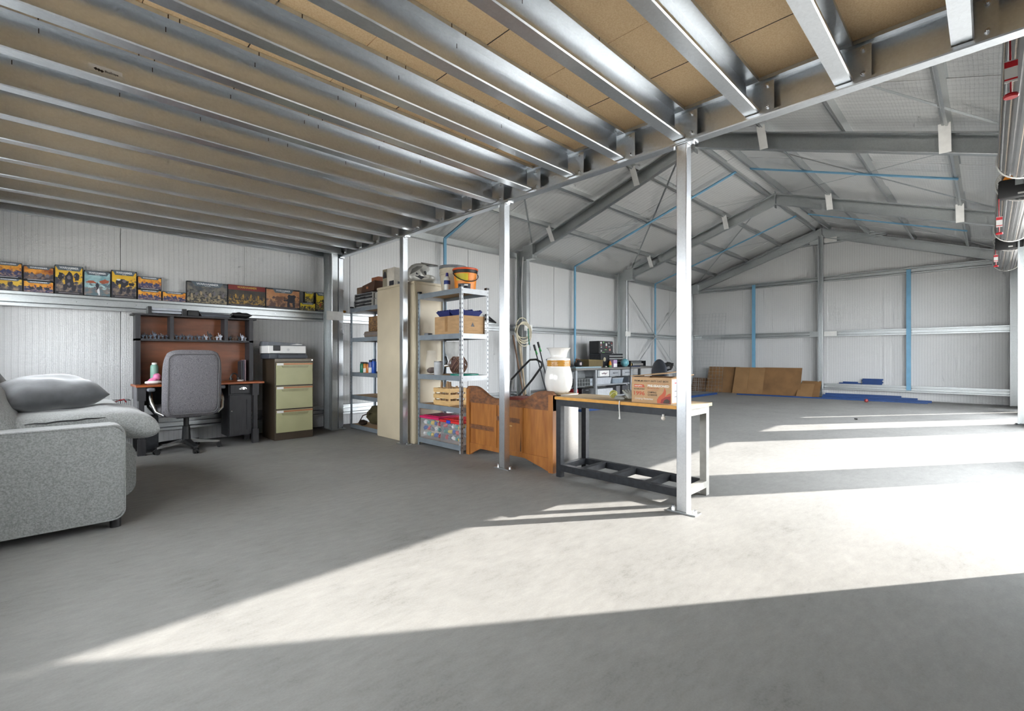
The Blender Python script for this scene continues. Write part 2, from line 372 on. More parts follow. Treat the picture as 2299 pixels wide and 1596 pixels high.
def text_mesh(s, m, extrude=0.0004, bold=0.0, shear=0.0):
    k = (s, m.name, bold, shear)
    if k in TXT: return TXT[k]
    cu = bpy.data.curves.new('lettering', 'FONT'); cu.body = s; cu.size = 1.0; cu.extrude = extrude; cu.offset = bold; cu.shear = shear
    cu.align_x = 'CENTER'; cu.align_y = 'CENTER'; cu.resolution_u = 3
    o = bpy.data.objects.new('lettering', cu); C.objects.link(o)
    dg = bpy.context.evaluated_depsgraph_get(); me = bpy.data.meshes.new_from_object(o.evaluated_get(dg))
    bpy.data.objects.remove(o); me.materials.clear(); me.materials.append(m)
    xs = [v.co.x for v in me.vertices]; ys = [v.co.y for v in me.vertices]
    w = max(xs) - min(xs); h = max(ys) - min(ys); cx = (max(xs) + min(xs)) / 2; cy = (max(ys) + min(ys)) / 2
    for v in me.vertices: v.co.x = (v.co.x - cx) / w; v.co.y = (v.co.y - cy) / h; v.co.z *= 1.0
    TXT[k] = me; return me
def letter(s, m, parent, loc, w, h, rot, bold=0.02, shear=0.0):
    o = share(text_mesh(s, m, bold=bold, shear=shear), 'lettering', parent, loc, rot); o.scale = (w, h, 1.0); return o
FACE_V = (PI / 2, 0, 0)            # faces -y
FACE_U = (PI / 2, 0, -PI / 2)      # faces -x
# ---------------------------------------------------------------- the shed
U0, U1, V0, V1, VM = -0.62, 14.62, -0.64, 6.95, 3.09      # near end wall, far end wall, right wall, left wall, ridge line
SL = 0.335
def roof(v, z0=4.50): return z0 - SL * abs(v - VM)
def csec(w, h, lip=0.02, t=0.003, flip=False):
    ch_ = 0.006
    P = [(0, lip), (0, ch_), (ch_, 0), (w, 0), (w, h), (0, h), (0, h - lip), (t, h - lip), (t, h - t), (w - t, h - t), (w - t, t), (t + ch_ * 0.6, t), (t, t + ch_ * 0.6), (t, lip)]
    return [(w - a, b) for a, b in P][::-1] if flip else P
def shift(P, dx, dy): return [(a + dx, b + dy) for a, b in P]

floor = struct('floor')
part(B().box(U0 - 0.06, U1 + 0.08, V0 - 0.05, V1 + 0.08, -0.15, 0.0), 'slab', CONC, floor, 0)
gm = mat('outside_ground', (0.40, 0.38, 0.35), 0.9, 0, 0.15, 3)
ground = struct('ground_outside')
part(B().box(-30, 45, -30, V0 - 0.05, -0.20, -0.03), 'apron', gm, ground, 0)
part(B().box(-30, U0, V0 - 0.05, 30, -0.20, -0.03), 'yard', gm, ground, 0)

# left (long) wall: foil sheets hung side by side, girts, columns, eave purlin
wl = struct('wall_left')
seams = [U0, 0.62, 1.89, 3.36, 4.58, 5.71, 6.98, 8.22, 9.52, 10.90, 12.31, 13.74, U1]
for i in range(len(seams) - 1):
    o_ = 0.006 if i % 2 else 0.0
    part(B().box(seams[i] + 0.002, seams[i + 1] - 0.002, V1 - o_, V1 + 0.012 - o_, 0.012, 3.22), 'foil_sheet', FOILW, wl, 0)
CLADD = mat('cladding_shadow', (0.10, 0.10, 0.10), 0.8)  # dark colour puts the lap shadow into the gaps between sheets
part(B().box(U0, U1, V1 + 0.013, V1 + 0.05, 0, 3.3), 'cladding', CLADD, wl, 0)
HAT = [(0, 0), (0.10, 0), (0.10, 0.026), (0.014, 0.028), (0.014, 0.040), (0.085, 0.043), (0.085, 0.083), (0.014, 0.086), (0.014, 0.117), (0.10, 0.119), (0.10, 0.145), (0, 0.145)]
def girt_poly(v, z, sgn): return [(v - sgn * a, z + b) for a, b in HAT]
for z in (0.180, 1.558):
    part(B().prism(girt_poly(V1 - 0.002, z, 1), 'x', U0, U1), 'girt', GALVF, wl, 0)
scm = mesh_of(B().cyl((0, 0, 0), (0, 0.003, 0), 0.004, seg=6), 'screw', BOLT, 0)
for k in range(15): share(scm, 'screw', wl, (-0.25 + 0.25 * k, V1 - 0.0895, 1.633))
part(B().prism(shift(csec(0.07, 0.20, 0.02, 0.003, False), V1 - 0.075, 3.075), 'x', U0, U1), 'eave_beam', GALVF, wl, 0)
PORT = [-0.52, 2.945, 6.95, 10.70, 14.50]
CW, CD = 0.085, 0.28
CF = 6.555                                             # inner face of the left columns
for k, u in enumerate(PORT):
    if k == 0: continue
    co = struct('steel_column')
    P = shift(csec(CW, CD, 0.02, 0.004), u - CW / 2, CF)
    part(B().prism(P, 'z', 0.0, roof(CF) - 0.12), 'shaft', GALVF, co, 0)
    if k < 4: part(B().box(u - 0.12, u + 0.12, CF - 0.012, CF - 0.002, 1.565, 1.690), 'girt_cleat', ZINC, co, 0)
    part(B().box(u - 0.06, u + 0.06, CF - 0.03, CF + 0.30, 0, 0.012), 'base_plate', GALVF, co, 0)
MID = [5.07, 8.82, 12.60]
for u in MID:
    part(B().bar((u, V1 - 0.14, 0.32), (u, V1 - 0.14, 3.145), 0.055, 0.025, up=(0, 1, 0)), 'bridging_strip', BLUEP, wl, 0, label='blue vertical bridging strip')
for a, b in (((10.78, 3.0), (14.42, 0.25)), ((10.78, 0.25), (14.42, 3.0))):
    part(B().bar((a[0], V1 - 0.16, a[1]), (b[0], V1 - 0.16, b[1]), 0.03, 0.003, up=(0, 1, 0)), 'brace_strap', GALVF, wl, 0)
part(B().tube([(6.83, 6.60, 0.1), (6.83, 6.60, 1.9), (6.81, 6.60, 2.4), (6.85, 6.60, 3.05)], 0.012, 6), 'conduit', plain('conduit_grey', (0.5, 0.5, 0.49)), wl)
part(B().tube([(7.03, 6.58, 0.1), (7.03, 6.58, 2.75), (7.0, 6.58, 3.0)], 0.012, 6), 'conduit', MATS['conduit_grey'], wl)

# far end wall (gable)
wb = struct('wall_back')
gs = [V0, 0.543, 1.80, 3.0, 4.27, 5.13, V1]
def gable(b, u0, u1, a, c, zb=0.012, zt=0.0):
    P = [(a, zb), (c, zb), (c, roof(c) - zt)] + ([(VM, roof(VM) - zt)] if a < VM < c else []) + [(a, roof(a) - zt)]
    return b.prism(P, 'x', u0, u1)
for i in range(len(gs) - 1):
    o_ = 0.008 if i % 2 else 0.0
    part(gable(B(), U1 - o_, U1 + 0.012 - o_, gs[i] - 0.02, gs[i + 1] + 0.02, 0.012, 0.02), 'foil_sheet', FOILW, wb, 0)
part(gable(B(), U1 + 0.013, U1 + 0.05, V0 - 0.05, V1 + 0.05, 0), 'cladding', FOILW, wb, 0)
for z, a, c in ((0.205, V0, V1), (1.565, V0, V1), (3.0, -0.55, 6.7), (4.0, 1.75, 4.43)):
    P = [(U1 - 0.002 - p, z + q) for p, q in HAT]
    part(B().prism(P, 'y', a, c), 'girt', GALVF, wb, 0)
part(B().prism(shift(csec(0.13, 0.10, 0.02, 0.004), U1 - 0.27, 3.04), 'z', 0, 4.2), 'column', GALVF, wb, 0)
for z in (1.575, 4.01):
    part(B().box(U1 - 0.14, U1 - 0.125, 2.75, 3.03, z, z + 0.125), 'girt_cleat', ZINC, wb, 0)
    part(B().box(U1 - 0.14, U1 - 0.125, 3.15, 3.36, z, z + 0.125), 'girt_cleat', GALVF, wb, 0)
for v in (4.75, 1.33):
    part(B().bar((U1 - 0.145, v, 0.25), (U1 - 0.145, v, 3.10), 0.085, 0.03, up=(1, 0, 0)), 'bridging_strip', BLUEP, wb, 0, label='blue vertical bridging strip')

# right wall with the door openings, near end wall
wr = struct('wall_right')
LZ = 2.83
segs = [(U0, OPEN[0][0]), (OPEN[0][1], OPEN[1][0]), (OPEN[1][1], OPEN[2][0]), (OPEN[2][1], 13.26), (13.48, U1)]  # segment and slit beyond the third opening added to shape the sun bands
for a, c in segs: part(B().box(a, c, V0 - 0.02, V0 + 0.04, 0.0, 3.22), 'foil_sheet', FOILW, wr, 0)
for a, c in OPEN + [(13.26, 13.48)]: part(B().box(a, c, V0 - 0.02, V0 + 0.04, LZ, 3.22), 'lintel', FOILW, wr, 0)
for k, u in enumerate(PORT):
    co = struct('steel_column')
    part(B().prism(shift(csec(CW, CD, 0.02, 0.004), u - CW / 2, V0 + 0.045), 'z', 0.0, roof(V0 + CD) - 0.12), 'shaft', GALVF, co, 0)
    if 0 < k < 4: part(B().box(u - 0.1, u + 0.1, V0 + 0.045, V0 + CD + 0.07, 0, 0.012), 'base_plate', BLACKM, co, 0)
part(B().prism(shift(csec(0.07, 0.20, 0.02, 0.003, True), V0 + 0.045, 3.04), 'x', U0, U1), 'eave_beam', GALVF, wr, 0)
for a, c in OPEN:
    for u in (a - 0.04, c + 0.04): part(B().box(u - 0.03, u + 0.03, V0 + 0.045, V0 + 0.11, 0, 2.7), 'door_track', GALVF, wr, 0)
wf = struct('wall_front')
part(B().box(U0 - 0.05, U0, V0, V1, 0, WZ[0]), 'cladding', FOILW, wf, 0)
part(gable(B(), U0 - 0.05, U0, V0, V1, WZ[1]), 'cladding', FOILW, wf, 0)
for a, c in ((V0, FILL_OPENINGS[0][0]), (FILL_OPENINGS[0][1], FILL_OPENINGS[1][0]), (FILL_OPENINGS[1][1], V1)): part(B().box(U0 - 0.05, U0, a, c, WZ[0], WZ[1]), 'cladding', FOILW, wf, 0)
for k, (a, c) in enumerate(FILL_OPENINGS):  # frames of the openings added behind the camera to let in fill light
    w = struct('fill_opening_%d' % (k + 1))
    b = B().box(U0 - 0.05, U0 + 0.02, a, c, WZ[0] - 0.04, WZ[0] + 0.005).box(U0 - 0.05, U0 + 0.02, a, c, WZ[1] - 0.005, WZ[1] + 0.04)
    for v in (a, (a + c) / 2, c): b.box(U0 - 0.05, U0 + 0.02, v - 0.02, v + 0.02, WZ[0], WZ[1])
    part(b, 'frame', GALVF, w, 0)

# roof: foil sheets, purlins, rafters, fly braces, bridging, straps
cl = struct('ceiling')
rs = [U0, 0.4, 1.75, 3.1, 4.45, 5.8, 7.15, 8.5, 9.85, 11.2, 12.55, 13.9, U1]
for i in range(len(rs) - 1):
    o_ = 0.006 * (i % 2)
    for va, vb in ((V0 - 0.05, VM), (VM, V1 + 0.05)):
        za, zb = roof(va) - o_, roof(vb) - o_
        a, c = rs[i] - 0.03, rs[i + 1] + 0.03
        part(B().hexa([(a, va, za), (c, va, za), (c, vb, zb), (a, vb, zb), (a, va, za + 0.008), (c, va, za + 0.008), (c, vb, zb + 0.008), (a, vb, zb + 0.008)]), 'foil_sheet', FOILR, cl, 0)
for va, vb in ((V0 - 0.12, VM), (VM, V1 + 0.12)):
    za, zb = roof(va) + 0.01, roof(vb) + 0.01; a, c = U0 - 0.05, U1 + 0.05
    part(B().hexa([(a, va, za), (c, va, za), (c, vb, zb), (a, vb, zb), (a, va, za + 0.03), (c, va, za + 0.03), (c, vb, zb + 0.03), (a, vb, zb + 0.03)]), 'roof_sheet', FOILR, cl, 0)
PUR = [0.14, 0.96, 1.84, 2.76]
PH = [(-0.055, 0.098), (-0.05, 0.09), (-0.035, 0.09), (-0.026, 0.002), (-0.008, 0.0), (-0.006, 0.006), (0.006, 0.006), (0.008, 0.0), (0.026, 0.002), (0.035, 0.09), (0.05, 0.09), (0.055, 0.098)]
th = math.atan(SL)
for s in (1, -1):
    for d in PUR:
        vc = VM + s * d; zc = roof(vc, 4.405)
        P = [(vc + a * math.cos(th) + s * b * math.sin(th), zc + b * math.cos(th) - s * a * math.sin(th)) for a, b in PH]
        part(B().prism(P, 'x', U0, U1), 'purlin', GALVF, cl, 0)
for k, u in enumerate(PORT):
    for s in (1, -1):
        P = shift(csec(CW, 0.235, 0.02, 0.004), u - CW / 2, 0)          # (u, z) section sheared along the slope
        ve = VM + s * 3.43
        part(B().prism(P, 'y', VM + s * 0.002, ve, fn=lambda x, y, z: (x, y, z + roof(y, 4.168))), 'rafter', GALVF, cl, 0)
        part(B().box(u - CW / 2 - 0.012, u + CW / 2 + 0.03, ve - 0.14, ve + 0.14, roof(ve, 4.168) - 0.02, roof(ve, 4.168) + 0.26), 'knee_plate', GALVF, cl, 0)
        if 1 < k:
            for d in (0.96, 2.76):
                vc = VM + s * d; z1 = roof(vc, 4.43); z0 = roof(vc, 4.165)
                x0 = u - CW / 2 - 0.012
                if k < 4:
                    b = B().hexa([(x0 - 0.01, vc - 0.05, z0), (x0 - 0.004, vc - 0.05, z0), (x0 - 0.004, vc + 0.05, z0), (x0 - 0.01, vc + 0.05, z0), (x0 - 0.16, vc - 0.05, z1), (x0 - 0.154, vc - 0.05, z1), (x0 - 0.154, vc + 0.05, z1), (x0 - 0.16, vc + 0.05, z1)])
                    part(b, 'fly_brace', ZINC, cl, 0)
    part(B().box(u - CW / 2 - 0.006, u + CW / 2 + 0.006, VM - 0.006, VM + 0.006, 4.10, 4.44), 'apex_plate', GALVF, cl, 0)
for u in MID:
    for s, d0, d1 in ((1, 0.10, 3.72), (-1, 0.14, 2.80)):
        z = 4.395
        part(B().bar((u, VM + s * d0, roof(VM + s * d0, z)), (u, VM + s * d1, roof(VM + s * d1, z)), 0.055, 0.02, up=(0, 0, 1)), 'bridging_strip', BLUEP, cl, 0, label='blue bridging strip under the purlins')
for i in (1, 2, 3):
    for s in (1, -1):
        for f in (0, 1):
            a = Vector((PORT[i] + 0.06, VM + s * (0.2 if f else 3.3), 0)); c = Vector((PORT[i + 1] - 0.06, VM + s * (3.3 if f else 0.2), 0))
            a.z = roof(a.y, 4.41); c.z = roof(c.y, 4.41)
            part(B().bar(a, c, 0.03, 0.003), 'brace_strap', GALVF, cl, 0)

# ---------------------------------------------------------------- mezzanine: joists, edge beam, boards, brackets, four posts
mz = thing('mezzanine', 'galvanised joist and chipboard mezzanine floor overhead', 'mezzanine', (3.03, VM, 2.478))
UE = 3.03
JB, JH, JW = 2.505, 0.205, 0.078
jm = mesh_of(B().prism(csec(JW, JH, 0.022, 0.003), 'x', U0 + 0.02, UE + 0.008), 'joist', GALV, 0)
rl = mz.location
JV = [0.047 + 0.4590 * k for k in range(15)] + [6.862]
for v in JV: share(jm, 'joist', mz, (-rl.x, v - rl.y, JB - rl.z))
part(B().prism(shift(csec(0.075, 0.232, 0.022, 0.003), UE, 2.478), 'y', -0.30, 6.940), 'edge_beam', GALV, mz, 0)
# angle brackets with bolts where each joist meets the beam
bb = B().box(-0.052, 0.0, 0, 0.003, 0, 0.17).box(-0.055, -0.052, -0.075, 0.003, 0, 0.17)
bm_ = mesh_of(bb, 'bracket', GALV, 0)
km = mesh_of(B().cyl((-0.012, 0, 0), (0, 0, 0), 0.011, seg=6).cyl((-0.020, 0, 0), (-0.004, 0, 0), 0.006, seg=6), 'bolt', BOLT, 30)
for v in JV:
    o = share(bm_, 'bracket', mz, (UE + 0.066 - rl.x, v - 0.004 - rl.y, 2.505 - rl.z))
    for z in (0.145, 0.02):
        share(km, 'bolt', o, (-0.055, -0.04, z)); share(km, 'bolt', o, (-0.028, 0.0, z), (0, 0, PI / 2))
ub = [UE + 0.07, 2.13, 1.23, 0.33, U0 + 0.03]
for i in range(4):
    for va, vb in ((-0.3, 2.8), (2.804, 6.940)):
        part(B().box(ub[i + 1] + 0.002, ub[i] - 0.002, va, vb if i else min(vb, 6.55), 2.711, 2.730), 'chipboard_sheet', CHIP, mz, 0)
# thin printed guide lines across the boards' undersides
INK = plain('ink', (0.05, 0.035, 0.025), 0.8)
gl = B()
for u in (2.58, 1.68, 0.78, -0.12): gl.box(u - 0.003, u + 0.003, -0.3, 6.9, 2.7104, 2.7112)
part(gl, 'printed_lines', INK, mz, 0)
# felt-pen ticks on the joists' upper lips
tk = B(); random.seed(3)
for k in range(1, 9):
    for u in (2.55, 2.2, 1.62, 1.72, 1.15, 0.72, 0.80, 0.3):
        x = u - 0.05 * k + random.uniform(-0.03, 0.03); v = JV[k]
        tk.box(x, x + 0.005, v - 0.0008, v - 0.0001, 2.688, 2.708)
        if random.random() < 0.7: tk.box(x + 0.002, x + 0.006, v + JW - 0.0035, v + JW - 0.0028, 2.66, 2.685)
part(tk, 'pen_ticks', INK, mz, 0)['kind'] = 'stuff'
# maker's sticker on a joist web
vst = JV[7] + JW - 0.0040; sx0 = 0.168; kx = 0.138 / 0.25
def X_(x): return sx0 + (x + 0.02) * kx
st = part(B().box(X_(-0.02), X_(0.23), vst - 0.0006, vst, 2.53, 2.598), 'sticker', PAPER, mz, 0, label='white printed sticker')
for k in range(3): part(B().prism([(X_(0.015 + 0.022 * k), 2.577 - 0.002 * k), (X_(0.032 + 0.022 * k), 2.584 - 0.002 * k), (X_(0.049 + 0.022 * k), 2.577 - 0.002 * k), (X_(0.032 + 0.022 * k), 2.568 - 0.002 * k)], 'y', vst - 0.0014, vst - 0.0007), 'emblem', INK, st, 0)
part(B().box(X_(0.0), X_(0.085), vst - 0.0012, vst - 0.0007, 2.556, 2.560), 'printed_bar', INK, st, 0); part(B().box(X_(0.165), X_(0.22), vst - 0.0012, vst - 0.0007, 2.540, 2.547), 'printed_bar', INK, st, 0)
letter('BlueScope', INK, st, (X_(0.148) - rl.x, vst - 0.0008 - rl.y, 2.575 - rl.z), 0.10 * kx, 0.014, FACE_V)
# posts
PV = [1.448, 3.195, 4.935, 6.655]
PL = ['first galvanised post standing in the sunlight beside the work bench', 'second galvanised post in front of the wooden bed end', 'third galvanised post in front of the beige locker', 'fourth galvanised post against the long foil wall']
for v, lb in zip(PV, PL):
    t = thing('mezzanine_post', lb, 'post', (3.066, v, 0), 0, 'posts carrying the mezzanine edge')
    part(B().box(3.03, 3.102, v - 0.036, v + 0.036, 0.010, 2.47, 0.005, 2), 'shaft', GALVP, t, 20)
    part(B().box(3.02, 3.112, v - 0.10, v + 0.10, 0.0, 0.010), 'base_plate', GALVF, t, 0)
    part(B().box(3.03, 3.102, v - 0.085, v + 0.085, 2.470, 2.478), 'top_plate', GALVP, t, 0)
    for s in (-1, 1):
        part(B().cyl((3.066, v + s * 0.078, 0.010), (3.066, v + s * 0.078, 0.032), 0.012, seg=6), 'anchor_bolt', BOLT, t); part(B().cyl((3.066, v + s * 0.064, 2.458), (3.066, v + s * 0.064, 2.470), 0.011, seg=6), 'bolt', BOLT, t)

# ---------------------------------------------------------------- roller doors rolled up over the three openings
def roller(u0, u1, lab, cordlen):
    vc, zc, r = -0.245, 2.915, 0.188
    t = thing('roller_door', lab, 'roller door', ((u0 + u1) / 2, vc, zc), 0, 'rolled-up doors along the openings'); t['kind'] = 'thing'
    P = []; n = 26
    for i in range(n):
        a0 = 2 * PI * i / n; w = 2 * PI / n
        for f, rr in ((0.0, r), (0.42, r), (0.5, r - 0.010), (0.92, r - 0.010)): P.append((vc + rr * math.cos(a0 + f * w), zc + rr * math.sin(a0 + f * w)))
    part(B().prism(P, 'x', u0, u1), 'curtain_roll', STRIP, t, 20)
    fm = mesh_of(B().cyl((u0 - t.location.x, 0, 0), (u1 - t.location.x, 0, 0), 0.005, seg=5), 'felt_strip', STRIPW, 30)
    for i in range(0, n, 2):
        a = 2 * PI * (i + 0.96) / n; share(fm, 'felt_strip', t, (0, (r - 0.004) * math.cos(a), (r - 0.004) * math.sin(a)))
    rg = [(vc + (r + 0.006) * math.cos(2 * PI * i / 28), zc + (r + 0.006) * math.sin(2 * PI * i / 28)) for i in range(28)]
    for ue in (u0, u1): part(B().tube([(ue, *q) for q in rg], 0.008, 6, True), 'end_ring', WHITEP, t)
    b = B().cyl((u0 - 0.14, vc, zc), (u1 + 0.12, vc, zc), 0.03)
    part(b, 'axle', GALVF, t)
    for u in (u0 - 0.15, u1 + 0.12): part(B().box(u - 0.006, u + 0.006, V0 + 0.045, vc + 0.05, zc - 0.06, zc + 0.08), 'bracket', GALVF, t, 0)
    mo = part(B().box(u0 - 0.13, u0 - 0.012, vc - 0.14, vc + 0.175, zc - 0.175, zc + 0.02, 0.02, 2), 'motor_box', BLACK, t)
    part(B().box(u0 - 0.132, u0 - 0.1305, vc - 0.02, vc + 0.03, zc - 0.155, zc - 0.135), 'sticker', PAPER, mo, 0)
    part(B().prism([(vc + 0.06, zc + 0.02), (vc + 0.14, zc + 0.02), (vc + 0.12, zc + 0.055), (vc + 0.07, zc + 0.055)], 'x', u0 - 0.13, u0 - 0.03), 'release_lever', plain('orange_plastic', (0.80, 0.27, 0.02)), t, 0)
    b = B(); random.seed(int(u0 * 10))
    for k in range(9):
        pts = []
        for i in range(14):
            a = PI * (0.9 - 0.75 * i / 13) - 0.35; rr = r * (0.80 + 0.2 * random.random())
            pts.append((u0 - 0.02 - 0.012 * k, vc + rr * math.cos(a * 0.5 - 0.6), zc + rr * math.sin(a * 0.5 - 0.6) + 0.02 * random.random()))
        b.tube(pts, 0.004, 5)
    part(b, 'cable_bundle', WHITEP, t)['kind'] = 'stuff'
    vx = vc + 0.165; ux = u0 - 0.10
    cd = part(B().tube([(ux, vx, zc - 0.02), (ux, vx + 0.004, zc - 0.2), (ux, vx, zc - cordlen)], 0.004, 6), 'release_cord', REDP, t)
    part(B().lathe([(0, 0), (0.026, 0.0), (0.03, 0.008), (0.026, 0.018), (0.008, 0.026), (0, 0.026)], (ux, vx, zc - cordlen - 0.02), 14), 'pull_knob', REDP, cd)
    tg = part(B().box(ux - 0.004, ux + 0.002, vx - 0.024, vx + 0.024, zc - cordlen + 0.06, zc - cordlen + 0.17), 'tag', PAPER, cd, 0)
    for za, zb in ((0.135, 0.165), (0.070, 0.078)): part(B().box(ux - 0.006, ux - 0.004, vx - 0.024, vx + 0.024, zc - cordlen + za, zc - cordlen + zb), 'tag_print', REDP, cd, 0)
roller(3.62, 6.52, 'nearest rolled-up roller door, partly behind the mezzanine beam', 0.52)
roller(7.42, 10.0, 'middle rolled-up roller door with red release cord', 0.53)
roller(10.86, 13.35, 'farthest rolled-up roller door by the far end wall', 0.42)
# ---------------------------------------------------------------- sofa corner
sf = thing('sofa', 'light grey fabric sofa against the near end wall', 'sofa', (-0.1, 4.6, 0))
def rpoly(x0, x1, z0, z1, r, n=5):
    P = []
    for cx, cz, a in ((x1 - r, z0 + r, -PI / 2), (x1 - r, z1 - r, 0), (x0 + r, z1 - r, PI / 2), (x0 + r, z0 + r, PI)):
        for i in range(n + 1): P.append((cx + r * math.cos(a + PI / 2 * i / n), cz + r * math.sin(a + PI / 2 * i / n)))
    return P
for v0, v1 in ((3.735, 3.92), (5.58, 5.765)):
    b = B().prism(rpoly(-0.50, 0.36, 0.055, 0.635, 0.06), 'y', v0, v1)
    bmesh.ops.bevel(b.bm, geom=[e for e in b.bm.edges if abs(e.verts[0].co.y - e.verts[1].co.y) < 1e-6], offset=0.018, segments=3, affect='EDGES')
    ar = part(b, 'arm', SOFA, sf, 50)
    edge = [(x, v0 - 0.001, z) for x, z in rpoly(-0.495, 0.355, 0.06, 0.63, 0.058)]
    part(B().tube(edge, 0.0045, 5, True), 'piping', SOFA, ar)
part(B().box(-0.48, 0.34, 3.92, 5.58, 0.10, 0.36, 0.03, 3), 'base', SOFA, sf, 50)
part(B().prism(rpoly(0.20, 0.43, 0.14, 0.50, 0.09), 'y', 3.93, 5.57), 'front_roll', SOFA, sf, 50)
part(B().box(-0.56, -0.42, 3.75, 5.75, 0.08, 0.78, 0.05, 3), 'back_frame', SOFA, sf, 50)
def drp(x, y): return -0.10 * max(0.0, x - 0.20) ** 1.3 * 3.0 + 0.035 * x
part(B().pillow((0.10, 4.36, 0.600), (0.92, 0.84, 0.19), 9, 0.33, 26, wr=0.012, ws=7, droop=drp), 'seat_cushion', SOFA, sf, 60)
part(B().pillow((0.06, 5.16, 0.585), (0.84, 0.78, 0.19), 9, 0.33, 20, wr=0.012, ws=7), 'seat_cushion', SOFA, sf, 60)
zp = [(-0.08 + 0.045 * i, 3.958 + 0.003 * math.sin(i * 1.7), 0.650 + 0.0016 * i + 0.003 * math.sin(i * 2.3)) for i in range(9)]
part(B().tube(zp, [0.002, 0.004, 0.005, 0.005, 0.005, 0.005, 0.005, 0.004, 0.002], 5), 'zip', BLACK, sf)
for k, (v, s) in enumerate(((4.30, 0.86), (5.17, 0.8))):
    M = rotm(0, math.radians(66), 0)
    part(B().pillow((-0.265, v, 0.72), (0.56, s, 0.24), 6, 0.4, 20, M=M, wr=0.02, ws=5), 'back_cushion', SOFA, sf, 60)
for x, v in ((0.315, 3.80), (-0.42, 3.80), (0.315, 5.70), (-0.42, 5.70)):
    part(B().cyl((x, v, 0), (x, v, 0.06), 0.028, seg=18), 'foot', BLACK, sf)
solo(B().pillow((0.02, 4.55, 0.798), (0.52, 0.50, 0.22), 3.2, 0.55, 24, M=rotm(math.radians(8), math.radians(-4), 0.25), wr=0.035, ws=6), 'throw_cushion', SOFAD,
     'dark grey velvet cushion lying on the sofa seat', 'cushion', (0.02, 4.55, 0.66), smooth=60)
# wire basket behind the sofa
wb_ = thing('wire_basket', 'black wire waste basket behind the sofa', 'basket', (0.55, 6.62, 0.0))
b = B()
for z in (0.05, 0.18, 0.31, 0.44, 0.51, 0.575): part(B().tube([(0.43, 6.54, z), (0.67, 6.54, z), (0.67, 6.71, z), (0.43, 6.71, z)], 0.003, 5, True), 'hoop', BLACKM, wb_)
for i in range(8):
    x = 0.43 + 0.24 * i / 7; part(B().tube([(x, 6.54, 0.575), (x, 6.54, 0.003), (x, 6.71, 0.003), (x, 6.71, 0.575)], 0.002, 4), 'wire', BLACKM, wb_)
solo(B().tube([(0.50, 6.6, 0.01), (0.50, 6.6, 0.45), (0.54, 6.58, 0.565), (0.62, 6.60, 0.585), (0.64, 6.62, 0.55)], 0.006, 6), 'red_lead', REDP, 'red lead poking out of the wire basket', 'cable', (0.5, 6.6, 0.01))

# ---------------------------------------------------------------- desk with hutch
dk = thing('desk', 'charcoal desk with cherry back and hutch shelf', 'desk', (1.30, 6.5, 0))
def slab(name, x0, x1, y0, y1, z0, z1, m, par=dk, bev=0.0, sm=0): return part(B().box(x0, x1, y0, y1, z0, z1, bev), name, m, par, sm)
tp = slab('desk_top', 0.684, 1.925, 6.26, 6.70, 0.722, 0.745, CHERRYT, bev=0.004)
for x, v in ((0.735, 6.31), (0.735, 6.66), (1.835, 6.31), (1.835, 6.66)):
    b = B().box(x - 0.035, x + 0.035, v - 0.03, v + 0.03, 0.58, 0.722).box(x - 0.022, x + 0.022, v - 0.022, v + 0.022, 0.17, 0.58).box(x - 0.034, x + 0.034, v - 0.028, v + 0.028, 0.0, 0.17)
    part(b, 'leg', DARKW, dk, 0)
slab('side_panel', 0.70, 0.715, 6.33, 6.64, 0.30, 0.72, plain('grey_panel', (0.20, 0.20, 0.21)))
slab('modesty_panel', 0.78, 1.56, 6.66, 6.675, 0.50, 0.72, DARKW)
pd = slab('pedestal', 1.56, 1.80, 6.36, 6.68, 0.095, 0.72, DARKW)
dr = slab('drawer', 1.575, 1.795, 6.335, 6.36, 0.605, 0.712, DARKW, pd, 0.004)
part(B().tube([(1.665 + 0.04 * (1 - math.cos(PI * i / 8)), 6.328, 0.655 + 0.022 * math.sin(PI * i / 8)) for i in range(9)] , 0.006, 6).lathe([(0.038, 0), (0.03, 0.018), (0.0, 0.022)], (1.705, 6.333, 0.652), 16, 1, 0.35), 'cup_handle', CHROME, dr)
db = B().box(1.563, 1.80, 6.335, 6.36, 0.11, 0.585, 0.003)
dr2 = part(db, 'cupboard_door', DARKW, pd, 0)
b = B()
for x0, x1, z0, z1 in ((1.563, 1.613, 0.11, 0.585), (1.75, 1.80, 0.11, 0.585), (1.613, 1.75, 0.11, 0.165), (1.613, 1.75, 0.53, 0.585)): b.box(x0, x1, 6.327, 6.335, z0, z1)
part(b, 'door_frame', DARKW, dr2, 0)
part(B().ball((1.585, 6.318, 0.40), 0.012, 10, 8), 'door_knob', CHROME, dr2)
hu = slab('hutch_back', 0.72, 1.86, 6.685, 6.70, 0.745, 1.50, CHERRY)
for x in (0.705, 1.825): slab('hutch_side', x, x + 0.045, 6.50, 6.70, 0.745, 1.50, DARKW)
slab('hutch_top', 0.675, 1.905, 6.485, 6.712, 1.50, 1.520, DARKW, bev=0.004)
slab('hutch_shelf', 0.705, 1.87, 6.50, 6.69, 1.222, 1.245, DARKW)
for x in (1.015, 1.555): slab('divider', x, x + 0.035, 6.505, 6.69, 1.245, 1.50, DARKW)

